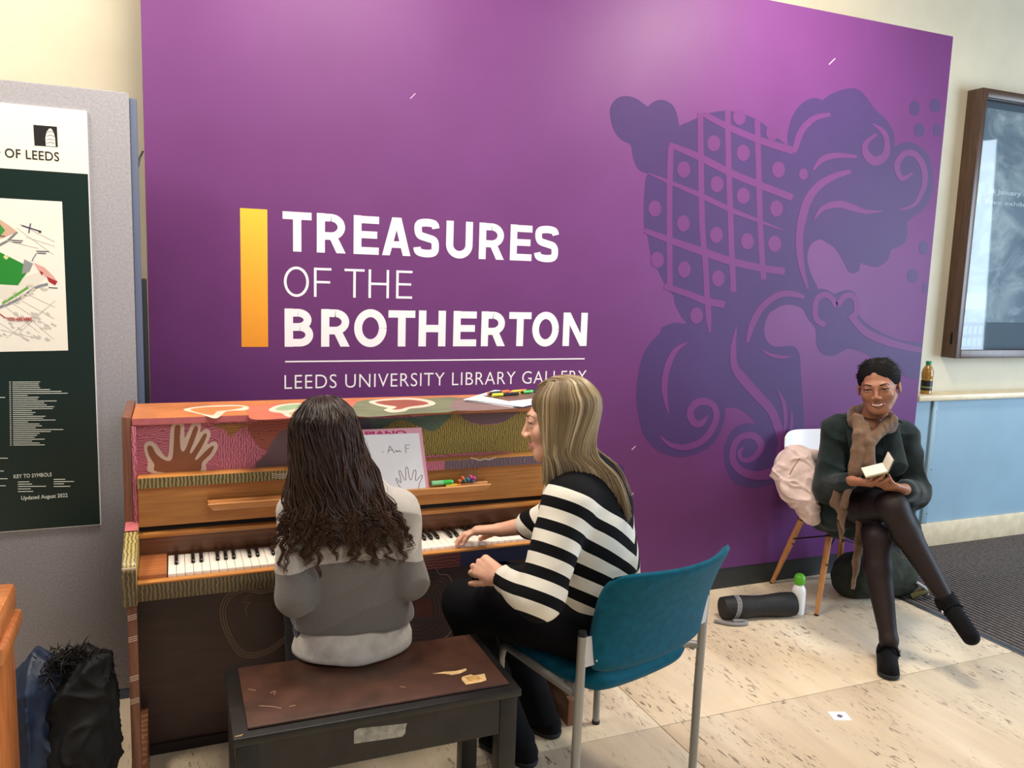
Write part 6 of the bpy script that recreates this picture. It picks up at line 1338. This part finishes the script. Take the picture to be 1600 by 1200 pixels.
# ================================================================== backpack on the mat behind her legs
bp = thing('backpack', (3.36, 3.03, 0), 'dark green backpack standing on the floor under the white chair', 'backpack')
F = Field((3.14, 2.82, -0.01), (3.64, 3.28, 0.36), 0.006); F.cap((3.26, 3.08, 0.10), (3.50, 3.02, 0.09), 0.115, 0.10, 0.04); F.cap((3.28, 3.08, 0.14), (3.44, 3.05, 0.16), 0.09, 0.085, 0.04); F.plane((0, 0, 0.004), (0, 0, -1), 0.01)
soft('bag', F, plain('dark_green_canvas', (34, 40, 30), 0.85, var=0.3, vscale=30), bp, [(0.007, 28, 51, (1, 1, 1)), (0.003, 70, 52, (1, 1, 1))])
MB().tube(crom([(3.50, 2.93, 0.02), (3.57, 2.905, 0.05), (3.62, 2.93, 0.03), (3.60, 2.97, 0.012)], 5), 0.016, 8).build('strap', plain('olive_strap', (88, 80, 44), 0.8), bp, smooth=True)
MB().tube(crom([(3.515, 2.915, 0.10), (3.56, 2.90, 0.07), (3.585, 2.90, 0.03)], 5), 0.007, 8).build('buckle_strap', plain('pale_grey_strap', (176, 182, 184), 0.5), bp, smooth=True)

# ================================================================== coats heaped by the left end of the piano
bj = thing('blue_jacket', (-0.37, 2.42, 0), 'navy blue padded jacket heaped beside the wooden cabinet', 'jacket')
F = Field((-0.72, 2.16, -0.01), (-0.14, 2.78, 0.64), 0.0065)
F.cap((-0.375, 2.45, 0.10), (-0.365, 2.46, 0.43), 0.13, 0.095, 0.06); F.cap((-0.45, 2.42, 0.10), (-0.45, 2.44, 0.36), 0.13, 0.11, 0.06); F.cap((-0.33, 2.40, 0.05), (-0.34, 2.40, 0.26), 0.09, 0.07, 0.06); F.plane((0, 0, 0.004), (0, 0, -1), 0.01)
soft('padded_shell', F, plain('navy_nylon', (26, 40, 64), 0.5, var=0.2, vscale=14), bj, [(0.020, 9, 61, (1, 1, 1)), (0.014, 14, 62, (0.8, 0.8, 1.3), 'ridge'), (0.005, 40, 63, (1, 1, 1), 'ridge')])
bkc = thing('black_coat', (-0.22, 2.36, 0), 'black coat with fur trimmed hood heaped against the piano', 'coat')
F = Field((-0.46, 2.10, -0.01), (-0.06, 2.76, 0.60), 0.0065)
F.cap((-0.225, 2.38, 0.10), (-0.265, 2.44, 0.40), 0.105, 0.085, 0.06); F.cap((-0.215, 2.44, 0.20), (-0.212, 2.45, 0.38), 0.06, 0.055, 0.04); F.cap((-0.27, 2.45, 0.44), (-0.24, 2.45, 0.46), 0.05, 0.045, 0.04); F.cap((-0.27, 2.33, 0.04), (-0.26, 2.36, 0.26), 0.09, 0.07, 0.05); F.plane((0, 0, 0.004), (0, 0, -1), 0.01); F.plane((-0.182, 0, 0), (1, 0, 0), 0.02)
soft('coat_body', F, plain('black_coat_cloth', (17, 17, 18), 0.7, var=0.3, vscale=20, spec=0.3), bkc, [(0.014, 12, 71, (1, 1, 0.6)), (0.016, 16, 72, (1.3, 1, 0.5), 'ridge'), (0.006, 45, 73, (1.2, 1, 0.7), 'ridge')])
r = np.random.default_rng(8); P = []; Rr = []
arc = crom([(-0.345, 2.40, 0.46), (-0.315, 2.42, 0.51), (-0.275, 2.43, 0.515), (-0.235, 2.44, 0.49), (-0.20, 2.45, 0.44)], 10)
for i in range(520):
    b_ = arc[r.integers(len(arc))]+r.normal(0, 0.014, 3); d_ = nrm_(np.array([r.normal(0, 0.6)+0.1, r.normal(-0.3, 0.6), r.normal(0.6, 0.6)])); L_ = r.uniform(0.02, 0.045)
    q_ = np.array([b_+d_*L_*t+np.array([0.004, 0, -0.006])*t*t*L_/0.03 for t in np.linspace(0, 1, 5)]); P.append(q_); Rr.append(np.linspace(0.0022, 0.0003, 5))
strands('fur_trim', np.array(P), np.array(Rr), hair_mat('black_fur', [(0, (12, 11, 12)), (1, (34, 30, 30))]), bkc, 4)
MB().tube(crom([(-0.255, 2.272, 0.23), (-0.235, 2.268, 0.235), (-0.225, 2.27, 0.225), (-0.24, 2.266, 0.215)], 4), 0.004, 6).build('toggle', plain('pale_toggle', (170, 168, 156), 0.5), bkc, smooth=True)
